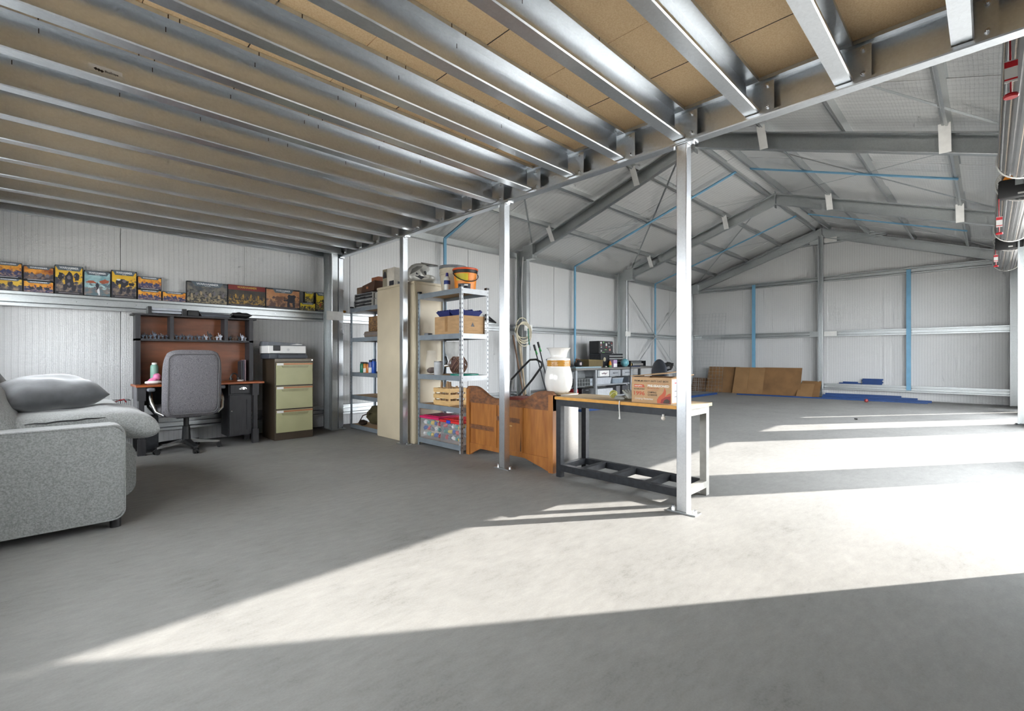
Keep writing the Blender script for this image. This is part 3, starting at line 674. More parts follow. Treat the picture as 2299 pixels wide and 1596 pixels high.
# painted miniatures on the hutch shelf
random.seed(21)
def mini_mesh(kind):
    b = B().lathe([(0, 0), (0.016, 0), (0.015, 0.004), (0, 0.004)], (0, 0, 0), 10)
    b.ball((0, 0, 0.026), 0.013, 7, 6, (1, 0.8, 1.2), 0.3, 90)
    b.ball((0, 0, 0.045), 0.006, 6, 5)
    b.ball((-0.014, 0, 0.034), 0.008, 6, 5, (1, 1, 0.8)); b.ball((0.014, 0, 0.034), 0.008, 6, 5, (1, 1, 0.8))
    b.cyl((0.006, 0, 0.004), (0.006, 0, 0.02), 0.005, seg=5).cyl((-0.006, 0, 0.004), (-0.006, 0, 0.02), 0.005, seg=5)
    b.bar((-0.016, -0.008, 0.022), (0.018, -0.012, 0.03), 0.004, 0.005)
    if kind == 1: b.hexa([(-0.02, 0.006, 0.03), (-0.006, 0.006, 0.03), (-0.006, 0.012, 0.03), (-0.02, 0.012, 0.03), (-0.026, 0.006, 0.062), (-0.02, 0.006, 0.062), (-0.02, 0.012, 0.062), (-0.026, 0.012, 0.062)])
    return b
mini_cols = [plain('mini_slate', (0.085, 0.10, 0.13)), plain('mini_pale', (0.42, 0.44, 0.50)), plain('mini_brown', (0.13, 0.075, 0.05)), plain('mini_charcoal', (0.03, 0.035, 0.045))]
mm = [[mesh_of(mini_mesh(k), 'miniature', m_, 40) for k in (0, 1)] for m_ in mini_cols]
xs = [0.775 + 0.0355 * i for i in range(7)] + [1.082 + 0.0365 * i for i in range(13)] + [1.622 + 0.034 * i for i in range(6)]
colr = [0, 3, 0, 0, 0, 3, 0, 0, 0, 3, 0, 0, 3, 0, 0, 1, 3, 2, 1, 1, 3, 2, 2, 3, 1, 1]
mname = {0: 'slate grey', 1: 'pale grey', 2: 'brown', 3: 'charcoal'}
for i, x in enumerate(xs):
    big = 1.3 if i in (3, 24, 19) else (1.5 if i == 16 else 0.95)
    o = bpy.data.objects.new('miniature_figure', mm[colr[i]][1 if big > 1 else i % 2]); C.objects.link(o)
    o.location = (x, 6.54 + random.uniform(-0.006, 0.015), 1.2455); o.rotation_euler = (0, 0, random.uniform(-0.5, 0.5)); o.scale = (min(big, 1.05) * 0.92, big, big * 1.1)
    o.rotation_euler.z = random.uniform(-0.4, 0.4)
    ORD = 'first second third fourth fifth sixth seventh eighth ninth tenth eleventh twelfth thirteenth'.split(); od = ORD[i if i < 7 else (i - 7 if i < 20 else i - 20)]
    bay = 'narrow first bay' if i < 7 else ('wide middle bay' if i < 20 else 'narrow last bay')
    sz = {0.95: 'small', 1.3: 'tall', 1.5: 'tallest'}[big]
    tag(o, f'{sz} {mname[colr[i]]} painted miniature, {od} in the {bay} of the desk hutch', 'figurine', 'painted miniatures on the hutch shelf')
# things standing on the desk
t = thing('water_bottle', 'sage green drink bottle on the desk behind the chair', 'bottle', (0.875, 6.53, 0.745))
part(B().lathe([(0, 0), (0.036, 0), (0.038, 0.006), (0.038, 0.185), (0.033, 0.205), (0.022, 0.215), (0, 0.215)], (0.875, 6.53, 0.745), 20), 'body', plain('sage', (0.20, 0.36, 0.29)), t)
part(B().lathe([(0.02, 0.213), (0.024, 0.215), (0.024, 0.235), (0, 0.237)], (0.875, 6.53, 0.745), 14), 'cap', WHITEP, t)
t = thing('sneaker', 'pink and white running shoe on the desk edge', 'shoe', (0.85, 6.40, 0.745))
b = B()
for i in range(13):
    f = i / 12
b.ball((0.845, 6.40, 0.785), 0.05, 16, 10, (1.25, 0.75, 0.62), 0.2, 2.2, rotm(0, -0.5, 0.2)); b.ball((0.880, 6.40, 0.825), 0.036, 14, 9, (1.0, 0.8, 1.1), 0.2, 3)
part(b, 'upper', plain('pink_mesh', (0.72, 0.20, 0.38)), t, 60)
part(B().ball((0.85, 6.395, 0.768), 0.066, 16, 8, (1.2, 0.7, 0.34), 0.12, 2.5), 'sole', PAPER, t, 60)
for k, (x, w, col, hh, nm) in enumerate(((1.735, 0.018, (0.03, 0.03, 0.035), 0.245, 'slim black book upright beside the hutch side'), (1.757, 0.016, (0.06, 0.05, 0.08), 0.255, 'slim dark violet book upright beside the hutch side'), (1.777, 0.012, (0.35, 0.25, 0.27), 0.262, 'slim pale pink book upright beside the hutch side'))):
    t = thing('book', nm, 'book', (x + w / 2, 6.58, 0.745), 0, 'books on the desk')
    part(B().box(x, x + w, 6.51, 6.655, 0.745, 0.745 + hh, 0.002), 'cover', plain('cover%d' % k, col), t, 0)
    part(B().box(x + 0.002, x + w - 0.002, 6.515, 6.657, 0.748, 0.742 + hh), 'pages', PAPER, t, 0)
t = thing('headset', 'black headset lying on the desk', 'headset', (1.655, 6.50, 0.745))
part(B().tube([(1.615 + 0.075 * (1 - math.cos(PI * i / 10)) * 0.55, 6.50, 0.775 + 0.068 * math.sin(PI * i / 10)) for i in range(11)], 0.009, 7), 'headband', BLACK, t)
for x in (1.62, 1.70): part(B().lathe([(0, -0.016), (0.03, -0.014), (0.032, 0.0), (0.03, 0.014), (0, 0.016)], (x, 6.495, 0.777), 14, 0.6, 1.0), 'ear_cup', BLACK, t)
t = thing('computer_mouse', 'white computer mouse in front of the headset', 'mouse', (1.705, 6.42, 0.745))
part(B().ball((1.705, 6.42, 0.757), 0.034, 14, 9, (1.1, 0.75, 0.36)), 'shell', PAPER, t, 60)
part(B().box(1.69, 1.72, 6.40, 6.404, 0.764, 0.768), 'wheel', GREYP, t, 0)
# flat boxes and a bag on top of the hutch
t = thing('speaker_bar', 'silver sound bar with black ends on the hutch top', 'sound bar', (0.99, 6.58, 1.52))
part(B().box(0.85, 1.13, 6.54, 6.62, 1.535, 1.560, 0.003).box(0.85, 1.13, 6.53, 6.62, 1.565, 1.592, 0.003), 'grille', plain('silver_grille', (0.40, 0.42, 0.46), 0.4, 0.3), t, 0)
part(B().box(0.815, 0.85, 6.52, 6.63, 1.520, 1.605, 0.004).box(1.13, 1.175, 6.52, 6.63, 1.520, 1.595, 0.004), 'end_caps', BLACK, t, 0)
t = thing('document_tray', 'flat dark grey tray on the hutch top', 'tray', (1.46, 6.58, 1.52))
b = B().hexa([(1.33, 6.53, 1.520), (1.60, 6.53, 1.520), (1.60, 6.68, 1.520), (1.33, 6.68, 1.520), (1.30, 6.51, 1.575), (1.63, 6.51, 1.555), (1.63, 6.69, 1.555), (1.30, 6.69, 1.575)])
part(b, 'shell', plain('slate_tray', (0.11, 0.12, 0.14)), t, 0)
part(B().box(1.30, 1.63, 6.505, 6.512, 1.548, 1.556), 'rim', BLACK, t, 0)
solo(B().pillow((1.75, 6.58, 1.561), (0.22, 0.16, 0.07), 2.5, 0.5, 14, wr=0.02, ws=20), 'soft_pouch', BLACK, 'black soft pouch at the end of the hutch top', 'pouch', (1.75, 6.58, 1.52), smooth=60)
solo(B().box(1.19, 1.30, 6.54, 6.66, 1.521, 1.588, 0.006), 'router', BLACK, 'small black router box between sound bar and tray', 'router', (1.245, 6.6, 1.52))
# computer tower under the desk
t = thing('computer_tower', 'black computer tower in the shadow under the desk', 'computer', (0.845, 6.52, 0))
part(B().box(0.785, 0.90, 6.44, 6.62, 0.0, 0.40, 0.006), 'case', BLACK, t, 0)
part(B().box(0.79, 0.895, 6.432, 6.44, 0.03, 0.38, 0.003), 'front_panel', BLACKM, t, 0)
part(B().cyl((0.85, 6.429, 0.34), (0.85, 6.432, 0.34), 0.006), 'power_button', CHROME, t)

# ---------------------------------------------------------------- office chair
ch = thing('office_chair', 'high-backed grey fabric office chair at the desk', 'chair', (1.14, 6.36, 0), math.radians(4))
def cp(b, n, m, sm=45, par=ch): return part(b, n, m, par, sm, world=False)
def chair_curve(v):   # gentle recline of the back
    return v
bk = B(); n = 16; mrows = 14; G = {}
for side in (0, 1):
    for i in range(n + 1):
        for j in range(mrows + 1):
            a = 2 * i / n - 1; c_ = 2 * j / mrows - 1
            a2 = math.copysign(abs(a) ** 0.8, a); c2 = math.copysign(abs(c_) ** 0.8, c_)
            k = (1 - abs(a2) ** 7) * (1 - abs(c2) ** 7)
            wd = 0.278 - 0.014 * c2 * 0 - 0.018 * max(0, c2) ** 3
            x = a2 * wd * (1 - 0.09 * abs(c2) ** 6); z = 0.755 + c2 * 0.365 * (1 - 0.10 * abs(a2) ** 6)
            y = -0.235 - 0.075 * (z - 0.45) - 0.03 * (a2 ** 2) * -1 * 0.6
            y += (-1 if side == 0 else 1) * 0.052 * max(k, 0) ** 0.4
            if side == 1 and (i in (0, n) or j in (0, mrows)): G[(1, i, j)] = G[(0, i, j)]
            else: G[(side, i, j)] = bk.bm.verts.new((x, y, z))
for side in (0, 1):
    for i in range(n):
        for j in range(mrows):
            f = [G[(side, i, j)], G[(side, i + 1, j)], G[(side, i + 1, j + 1)], G[(side, i, j + 1)]]
            bk.bm.faces.new(f if side == 0 else f[::-1])
back = cp(bk, 'backrest', CHAIRF, 60)
sm_ = []
for x, z in rpoly(-0.235, 0.235, 0.43, 1.075, 0.07, 5): sm_.append((x, -0.292 - 0.075 * (z - 0.45) + 0.018 * (x / 0.25) ** 2 + 0.001, z))
cp(B().tube(sm_, 0.006, 5, True), 'piping', plain('chair_piping', (0.13, 0.125, 0.13), 0.9), 45, back)
cp(B().pillow((0, 0.02, 0.455), (0.54, 0.52, 0.14), 6, 0.4, 18), 'seat', CHAIRF, 60)
cp(B().box(-0.12, 0.12, -0.12, 0.14, 0.37, 0.40, 0.01), 'tilt_plate', BLACK)
for s in (-1, 1):
    pts = [(s * 0.25, -0.20, 0.42), (s * 0.31, -0.16, 0.46), (s * 0.335, -0.10, 0.56), (s * 0.335, -0.02, 0.655), (s * 0.33, 0.14, 0.69)]
    arm = cp(B().tube(pts, [0.016, 0.018, 0.02, 0.02, 0.016], 10), 'arm_support', CHROME)
    cp(B().box(s * 0.335 - 0.035, s * 0.335 + 0.035, -0.10, 0.17, 0.675, 0.715, 0.016, 3), 'armrest_pad', GREYP, 50, arm)
    cp(B().tube([(s * 0.25, 0.10, 0.40), (s * 0.32, 0.13, 0.50), (s * 0.335, 0.13, 0.66)], 0.012, 8), 'arm_brace', BLACK)
cp(B().lathe([(0, 0.37), (0.026, 0.37), (0.026, 0.27), (0.036, 0.265), (0.042, 0.14), (0.05, 0.075), (0, 0.07)][::-1], (0, 0, 0), 18), 'gas_lift', BLACK)
for k in range(5):
    a = math.radians(-90 + 72 * k + 2); dx, dy = math.cos(a), math.sin(a); px, py = -dy, dx
    def q(r, w, z): return (dx * r + px * w, dy * r + py * w, z)
    arm = cp(B().hexa([q(0.03, -0.028, 0.085), q(0.32, -0.018, 0.062), q(0.32, 0.018, 0.062), q(0.03, 0.028, 0.085), q(0.03, -0.028, 0.125), q(0.32, -0.018, 0.082), q(0.32, 0.018, 0.082), q(0.03, 0.028, 0.125)]), 'base_arm', CHROME if k in (1, 4) else BLACK, 0)
    c_ = B().cyl(q(0.315, 0, 0.062), q(0.315, 0, 0.048), 0.014)
    for s in (-1, 1): c_.cyl(q(0.315, s * 0.010, 0.027), q(0.315, s * 0.024, 0.027), 0.027, seg=14)
    c_.box(-0.02, 0.02, -0.009, 0.009, 0.03, 0.052, 0, 2, Matrix.Translation((dx * 0.315, dy * 0.315, 0)) @ Matrix.Rotation(a, 4, 'Z'))
    cp(c_, 'caster', BLACK, 40, arm)

# ---------------------------------------------------------------- filing cabinet and printer
fc = thing('filing_cabinet', 'three-drawer filing cabinet with olive fronts and brown body', 'cabinet', (2.275, 6.46, 0))
part(B().box(2.036, 2.512, 6.24, 6.70, 0.0, 1.02, 0.004), 'body', FBROWN, fc, 0)
part(B().box(2.036, 2.512, 6.228, 6.24, 0.985, 1.02, 0.002), 'top_rail', plain('taupe_enamel', (0.20, 0.17, 0.13)), fc, 0)
part(B().cyl((2.492, 6.224, 1.003), (2.492, 6.228, 1.003), 0.008), 'lock', CHROME, fc)
for z0 in (0.095, 0.392, 0.689):
    z1 = z0 + 0.28
    d = part(B().box(2.052, 2.498, 6.222, 6.24, z0, z1, 0.003), 'drawer', FOLIVE, fc, 0)
    part(B().box(2.052, 2.498, 6.219, 6.223, z1 - 0.024, z1 - 0.006), 'copper_strip', COPPER, d, 0)
    part(B().box(2.056, 2.135, 6.217, 6.22, z1 - 0.032, z1 - 0.004), 'label_card', PAPER, d, 0)
    hb = B().prism([(2.11, z1 - 0.034), (2.445, z1 - 0.034), (2.43, z1 - 0.062), (2.125, z1 - 0.062)], 'y', 6.212, 6.222)
    part(hb, 'pull', plain('olive_dark', (0.30, 0.29, 0.16), 0.4), d, 0)
pr = thing('printer', 'white and dark grey office printer on the filing cabinet', 'printer', (2.19, 6.45, 1.02))
part(B().box(1.985, 2.44, 6.28, 6.62, 1.02, 1.085, 0.008), 'base', plain('printer_slate', (0.055, 0.062, 0.075)), pr, 0)
part(B().box(1.975, 2.435, 6.275, 6.62, 1.088, 1.185, 0.008), 'body', WHITEP, pr, 0)
b = B().hexa([(1.975, 6.29, 1.186), (2.43, 6.29, 1.186), (2.43, 6.62, 1.186), (1.975, 6.62, 1.186), (1.985, 6.31, 1.235), (2.37, 6.31, 1.218), (2.37, 6.62, 1.222), (1.985, 6.62, 1.24)])
lid = part(b, 'scanner_lid', GREYP, pr, 0)
part(B().hexa([(2.20, 6.295, 1.190), (2.40, 6.295, 1.190), (2.40, 6.50, 1.20), (2.20, 6.50, 1.20), (2.33, 6.30, 1.212), (2.39, 6.30, 1.206), (2.39, 6.5, 1.212), (2.33, 6.5, 1.218)]), 'feeder_flap', PAPER, lid, 0)
part(B().box(2.03, 2.115, 6.266, 6.276, 1.12, 1.185, 0.006), 'screen', BLACK, pr, 0)
part(B().tube([(2.21 + 0.013 * math.cos(2 * PI * i / 18), 6.2745, 1.135 + 0.013 * math.sin(2 * PI * i / 18)) for i in range(18)], 0.0015, 4, True), 'emblem_ring', plain('emblem_grey', (0.25, 0.26, 0.28)), pr)
letter('hp', MATS['emblem_grey'], pr, (2.21 - 2.19, 6.2748 - 6.45, 1.135 - 1.02), 0.013, 0.014, FACE_V, 0.01, 0.3)
ty = part(B().box(2.09, 2.445, 6.245, 6.28, 1.024, 1.068, 0.006), 'paper_tray', MATS['printer_slate'], pr, 0)
part(B().box(2.11, 2.33, 6.268, 6.282, 1.068, 1.082), 'output_slot', BLACK, pr, 0)

# ---------------------------------------------------------------- model-kit boxes standing on the wall rail
GB = 1.7035; VF = 6.847; KB = 1.0247
F1 = art_mat('art_fire', (0.22, 0.035, 0.01), (0.85, 0.36, 0.04), (0.05, 0.045, 0.06), (0.30, 0.20, 0.16), 13, 1.0)
F2 = art_mat('art_amber', (0.75, 0.40, 0.02), (0.80, 0.52, 0.05), (0.04, 0.04, 0.06), (0.32, 0.24, 0.18), 11, 4.0)
F3 = art_mat('art_teal', (0.16, 0.32, 0.36), (0.42, 0.62, 0.64), (0.10, 0.16, 0.19), (0.28, 0.20, 0.17), 10, 7.0)
F4 = art_mat('art_grey', (0.06, 0.07, 0.08), (0.20, 0.18, 0.15), (0.035, 0.035, 0.035), (0.42, 0.34, 0.20), 16, 2.0)
F5 = art_mat('art_gold', (0.025, 0.02, 0.015), (0.06, 0.045, 0.03), (0.03, 0.022, 0.012), (0.55, 0.32, 0.06), 14, 9.0)
F6 = art_mat('art_rust', (0.42, 0.15, 0.05), (0.60, 0.30, 0.13), (0.10, 0.05, 0.04), (0.46, 0.24, 0.12), 8, 3.0)
F7 = art_mat('art_yellow', (0.62, 0.45, 0.02), (0.75, 0.58, 0.06), (0.06, 0.05, 0.03), (0.40, 0.32, 0.10), 20, 5.0)
F8 = art_mat('art_orange_blue', (0.60, 0.16, 0.01), (0.90, 0.45, 0.05), (0.035, 0.04, 0.11), (0.38, 0.25, 0.20), 18, 6.0)
LOGO = plain('logo_white', (0.72, 0.74, 0.76)); BAND = plain('band_slate', (0.10, 0.13, 0.16)); REDB = plain('band_red', (0.20, 0.018, 0.014)); GOLDL = plain('logo_gold', (0.62, 0.36, 0.06))
BOXC = plain('box_black', (0.012, 0.012, 0.014)); FIGD = plain('print_dark', (0.022, 0.022, 0.032)); FIGM = plain('print_mid', (0.16, 0.14, 0.16)); FIGR = plain('print_rust', (0.38, 0.10, 0.05))
def kit_box(u0, u1, z0, z1, art, lab, style='std', logo=0.62, shapes=(), strip=True, deep=0.055):
    u0, u1, z0, z1 = u0 * KB, u1 * KB, GB + (z0 - GB) * KB, GB + (z1 - GB) * KB
    t = thing('model_kit_box', lab, 'box', ((u0 + u1) / 2, VF + deep / 2, z0), 0, 'model-kit boxes on the wall rail')
    r = t.location; w = u1 - u0; h = z1 - z0
    part(B().box(u0 + 0.001, u1 - 0.001, VF, VF + deep, z0, z1 - 0.001, 0.0015), 'carton', BOXC, t, 0)
    hd = 0.16 * h if style != 'tall' else 0.13 * h
    sb = 0.10 * h if strip else 0.03 * h
    part(B().box(u0 + 0.006, u1 - 0.006, VF - 0.0012, VF - 0.0002, z0 + sb, z1 - hd * 0.45), 'cover_picture', art, t, 0)
    # banner with the name
    bm2 = REDB if style == 'red' else BAND
    zt = z1 - 0.004; zb = z1 - hd * 1.35
    if style == 'red': part(B().box(u0 + 0.003, u1 - 0.003, VF - 0.0024, VF - 0.0013, z1 - hd * 1.5, zt), 'banner', bm2, t, 0)
    else: part(B().prism([(u0 + w * (0.5 - logo * 0.68), zt), (u0 + w * (0.5 - logo * 0.52), zb), (u0 + w * (0.5 + logo * 0.52), zb), (u0 + w * (0.5 + logo * 0.68), zt)], 'y', VF - 0.0024, VF - 0.0013), 'banner', bm2, t, 0)
    zc = (zt + zb) / 2 + hd * 0.08
    letter('WARHAMMER', GOLDL if style == 'red' else LOGO, t, (0, VF - 0.0026 - r.y, zc - r.z), w * logo * 0.94, hd * 0.60, FACE_V, 0.03)
    if h > 0.2 and style != 'red': letter('40,000', LOGO, t, (0, VF - 0.0026 - r.y, zb + hd * 0.17 - r.z), w * logo * 0.25, hd * 0.22, FACE_V, 0.02)
    if strip: part(B().box(u0 + 0.03, u1 - 0.03, VF - 0.0016, VF - 0.0003, z0 + sb * 0.42, z0 + sb * 0.72), 'title_strip', LOGO if h < 0.2 else FIGM, t, 0)
    for k, (fx, fz, sx, sz, m_) in enumerate(shapes):
        b = B(); P = []
        random.seed(int(u0 * 1000) + k)
        for i in range(12):
            a = 2 * PI * i / 12; q_ = 1 + random.uniform(-0.35, 0.35)
            P.append((u0 + w * fx + sx * w * q_ * math.cos(a), z0 + h * fz + sz * h * q_ * math.sin(a)))
        P = [(min(max(x, u0 + 0.008), u1 - 0.008), min(max(z, z0 + sb + 0.002), z1 - hd * 1.4)) for x, z in P]
        part(b.prism(P, 'y', VF - 0.0020 - 0.0002 * k, VF - 0.0013), 'printed_shape', m_, t, 0)
    return t
three = lambda m_: [(0.27, 0.36, 0.08, 0.12, m_), (0.52, 0.40, 0.09, 0.14, m_), (0.78, 0.35, 0.08, 0.12, m_)]
FIGB = plain('print_blue', (0.045, 0.05, 0.13))
mach = [(0.5, 0.52, 0.16, 0.22, FIGD), (0.22, 0.62, 0.11, 0.12, FIGD), (0.78, 0.62, 0.11, 0.12, FIGD), (0.36, 0.25, 0.08, 0.14, FIGD), (0.66, 0.25, 0.08, 0.14, FIGD), (0.5, 0.6, 0.06, 0.07, FIGM), (0.3, 0.66, 0.05, 0.04, FIGM), (0.7, 0.66, 0.05, 0.04, FIGM), (0.5, 0.36, 0.05, 0.05, FIGM)]
wing = [(0.5, 0.40, 0.06, 0.15, FIGD), (0.25, 0.55, 0.19, 0.06, FIGR), (0.78, 0.60, 0.17, 0.08, FIGR), (0.55, 0.2, 0.05, 0.13, LOGO), (0.42, 0.34, 0.06, 0.04, FIGM)]
kit_box(-0.335, -0.149, GB + 0.124, GB + 0.275, F8, 'orange model-kit box, upper of the first pair on the rail', shapes=three(FIGB))
kit_box(-0.335, -0.146, GB, GB + 0.122, F2, 'yellow model-kit box, lower of the first pair on the rail', strip=False, shapes=[(0.55, 0.5, 0.10, 0.22, FIGD), (0.15, 0.4, 0.08, 0.25, FIGD)])
kit_box(-0.143, 0.074, GB + 0.117, GB + 0.262, F1, 'fiery model-kit box, upper of the second pair on the rail', shapes=three(FIGM))
kit_box(-0.143, 0.074, GB, GB + 0.115, F8, 'fiery model-kit box, lower of the second pair on the rail', strip=False, shapes=three(FIGD))
kit_box(0.079, 0.294, GB, GB + 0.298, F2, 'tall amber model-kit box with dark machine picture', 'tall', 0.72, mach)
kit_box(0.299, 0.515, GB, GB + 0.270, F3, 'pale teal model-kit box with red winged shape', 'tall', 0.68, wing, strip=False)
kit_box(0.520, 0.737, GB, GB + 0.302, F2, 'tall amber model-kit box beside the teal box', 'tall', 0.68, [(0.5, 0.55, 0.2, 0.14, FIGD), (0.25, 0.58, 0.1, 0.09, FIGD), (0.78, 0.52, 0.14, 0.06, FIGD), (0.38, 0.28, 0.07, 0.13, FIGD), (0.66, 0.28, 0.07, 0.13, FIGD), (0.5, 0.62, 0.09, 0.05, FIGM), (0.3, 0.66, 0.08, 0.03, LOGO)])
kit_box(0.744, 0.962, GB + 0.117, GB + 0.262, F8, 'orange model-kit box with three blue blobs, upper of the third pair', shapes=three(FIGB))
kit_box(0.744, 0.962, GB, GB + 0.115, F8, 'orange model-kit box with blue blobs, lower of the third pair', strip=False, shapes=three(FIGB))
kit_box(0.968, 1.197, GB, GB + 0.112, F8, 'single low orange model-kit box beside the wide grey box', strip=False, shapes=three(FIGB))
kit_box(1.202, 1.629, GB, GB + 0.262, F4, 'wide dark grey model-kit box with large white lettering', 'std', 0.58, [(0.12 + 0.11 * i, 0.36 + 0.06 * (i % 3), 0.03, 0.10, FIGM if i % 2 else plain('print_tan', (0.40, 0.31, 0.19))) for i in range(8)], strip=False)
kit_box(1.633, 2.068, GB, GB + 0.266, F5, 'wide model-kit box with dark red top band', 'red', 0.56, [(0.10 + 0.1 * i, 0.40 + 0.08 * (i % 2), 0.025, 0.09, plain('print_gold', (0.50, 0.28, 0.05)) if i % 2 else FIGD) for i in range(9)])
kit_box(2.073, 2.505, GB, GB + 0.269, F6, 'wide rust orange model-kit box with black walker silhouette', 'std', 0.46, [(0.38, 0.5, 0.11, 0.12, plain('print_brown', (0.16, 0.075, 0.045))), (0.36, 0.25, 0.03, 0.2, MATS['print_brown']), (0.74, 0.55, 0.13, 0.18, FIGD), (0.66, 0.25, 0.04, 0.2, FIGD), (0.82, 0.25, 0.04, 0.2, FIGD), (0.58, 0.42, 0.1, 0.03, FIGD)])
kit_box(2.508, 2.722, GB, GB + 0.108, F7, 'small wide yellow model-kit box under an upright one', strip=False, shapes=[(0.3, 0.4, 0.05, 0.2, FIGD), (0.6, 0.4, 0.05, 0.2, FIGD)])
kit_box(2.572, 2.695, GB + 0.110, GB + 0.262, F7, 'small upright yellow model-kit box standing on another', 'tall', 0.66)
kit_box(2.727, 2.94, GB, GB + 0.270, F7, 'yellow model-kit box beside the fourth post', 'tall', 0.7, [(0.3, 0.35, 0.1, 0.1, FIGR), (0.65, 0.3, 0.12, 0.12, FIGD), (0.5, 0.55, 0.1, 0.08, FIGD)])
# ---------------------------------------------------------------- steel shelving racks and locker
def rack(u0, u1, v0, v1, top, levels, lab):
    t = thing('shelving_rack', lab, 'shelf', ((u0 + u1) / 2, (v0 + v1) / 2, 0), 0, 'steel shelving racks')
    for x, sx in ((u0, 1), (u1, -1)):
        for y, sy in ((v0, 1), (v1, -1)):
            b = B().box(x, x + sx * 0.032, y, y + sy * 0.003, 0, top).box(x, x + sx * 0.003, y, y + sy * 0.032, 0, top)
            ps = part(b, 'upright', RACKG if y == v1 else plain('rack_pale', (0.40, 0.41, 0.42), 0.45, 0.3), t, 0)
            hb = B(); k = 0; z = 0.06
            while z < top - 0.04:
                hb.box(x + sx * 0.012, x + sx * 0.021, y - sy * 0.0008, y - sy * 0.0001, z, z + 0.020); hb.box(x - sx * 0.0008, x - sx * 0.0001, y + sy * 0.012, y + sy * 0.021, z, z + 0.020); z += 0.05
            ho = part(hb, 'slots', BLACK, ps, 0); ho['kind'] = 'stuff'
            part(B().box(x - sx * 0.003, x + sx * 0.036, y - sy * 0.003, y + sy * 0.036, top - 0.015, top + 0.006), 'end_cap', BLACK, ps, 0)
    for z in levels:
        part(B().box(u0 + 0.006, u1 - 0.006, v0 + 0.006, v1 - 0.006, z - 0.012, z), 'shelf_board', MDF, t, 0)
        for x in (u0 + 0.004, u1 - 0.004): part(B().box(x - 0.006, x + 0.006, v0 + 0.003, v1 - 0.003, z - 0.052, z + 0.004), 'shelf_beam', RACKG, t, 0)
        for y in (v0 + 0.004, v1 - 0.004):
            b = B().box(u0 + 0.003, u1 - 0.003, y - 0.006, y + 0.006, z - 0.015, z + 0.004).box(u0 + 0.003, u1 - 0.003, y - 0.003, y + 0.005, z - 0.04, z - 0.015).box(u0 + 0.003, u1 - 0.003, y - 0.006, y + 0.006, z - 0.052, z - 0.04)
            part(b, 'shelf_beam', MATS['rack_pale'], t, 0)
    return t
L2 = [0.085, 0.49, 0.835, 1.295, 1.785]
L1 = [0.06, 0.485, 0.815, 1.315, 1.745]
rack(3.18, 3.58, 3.985, 4.81, 1.815, L2, 'open grey steel shelving rack between beige locker and wooden bed end')
rack(3.20, 3.60, 5.735, 6.60, 1.77, L1, 'grey steel shelving rack in the corner by the fourth post')
lk = thing('steel_locker', 'tall beige steel locker between the two shelving racks', 'locker', (3.36, 5.28, 0))
part(B().box(3.15, 3.57, 4.835, 5.72, 0.0, 1.925, 0.004), 'body', BEIGE, lk, 0)
part(B().box(3.143, 3.577, 4.83, 5.725, 1.925, 1.955, 0.003), 'top_cap', BEIGE, lk, 0)
part(B().box(3.145, 3.15, 4.845, 5.712, 0.02, 1.915, 0.002), 'back_panel', BEIGE, lk, 0)
part(B().box(3.16, 3.56, 4.829, 4.835, 0.02, 1.915, 0.002), 'side_panel', BEIGE, lk, 0)

# on top of the locker
t = thing('photo_carton', 'white carton with printed pictures on the locker top', 'box', (3.34, 5.52, 1.955))
r = t.location
part(B().box(3.20, 3.50, 5.38, 5.67, 1.955, 2.20, 0.002), 'carton', plain('carton_white', (0.72, 0.68, 0.60)), t, 0)
part(B().box(3.198, 3.1995, 5.555, 5.665, 1.957, 2.195), 'side_print', plain('print_beige', (0.28, 0.25, 0.18)), t, 0)
part(B().prism([(5.61 + 0.045 * math.cos(PI * i / 10), 2.08 + 0.09 * math.sin(PI * i / 10)) for i in range(11)], 'x', 3.1965, 3.198), 'printed_arch', FIGD, t, 0)
part(B().box(3.2505, 3.45, 5.378, 5.3799, 1.97, 2.02), 'front_print', GREYP, t, 0)
part(B().box(3.198, 3.1995, 5.39, 5.50, 1.97, 2.03), 'front_print', FIGD, t, 0)
# motocross helmet
hm = thing('motocross_helmet', 'silver and black motocross helmet on the locker top', 'helmet', (3.36, 5.03, 1.9555), math.radians(-42))
HS = plain('helmet_silver', (0.55, 0.54, 0.50), 0.3, 0.3); HG = plain('helmet_grey', (0.16, 0.155, 0.14), 0.35)
def side_poly(P, w0, w1, name, m_, bev=0.0):
    b = B().prism(P, 'y', w0, w1)
    if bev: bmesh.ops.bevel(b.bm, geom=b.bm.edges[:], offset=bev, segments=3, affect='EDGES')
    return part(b, name, m_, hm, 50, world=False)
HP = [(-0.10, 0.004), (-0.135, 0.03), (-0.152, 0.08), (-0.155, 0.135), (-0.140, 0.19), (-0.10, 0.232), (-0.04, 0.256), (0.02, 0.258), (0.07, 0.246), (0.105, 0.222), (0.118, 0.200),
      (0.085, 0.178), (0.058, 0.150), (0.052, 0.118), (0.072, 0.098), (0.125, 0.092), (0.178, 0.096), (0.198, 0.078), (0.196, 0.050), (0.165, 0.026), (0.10, 0.010), (0.02, 0.004)]
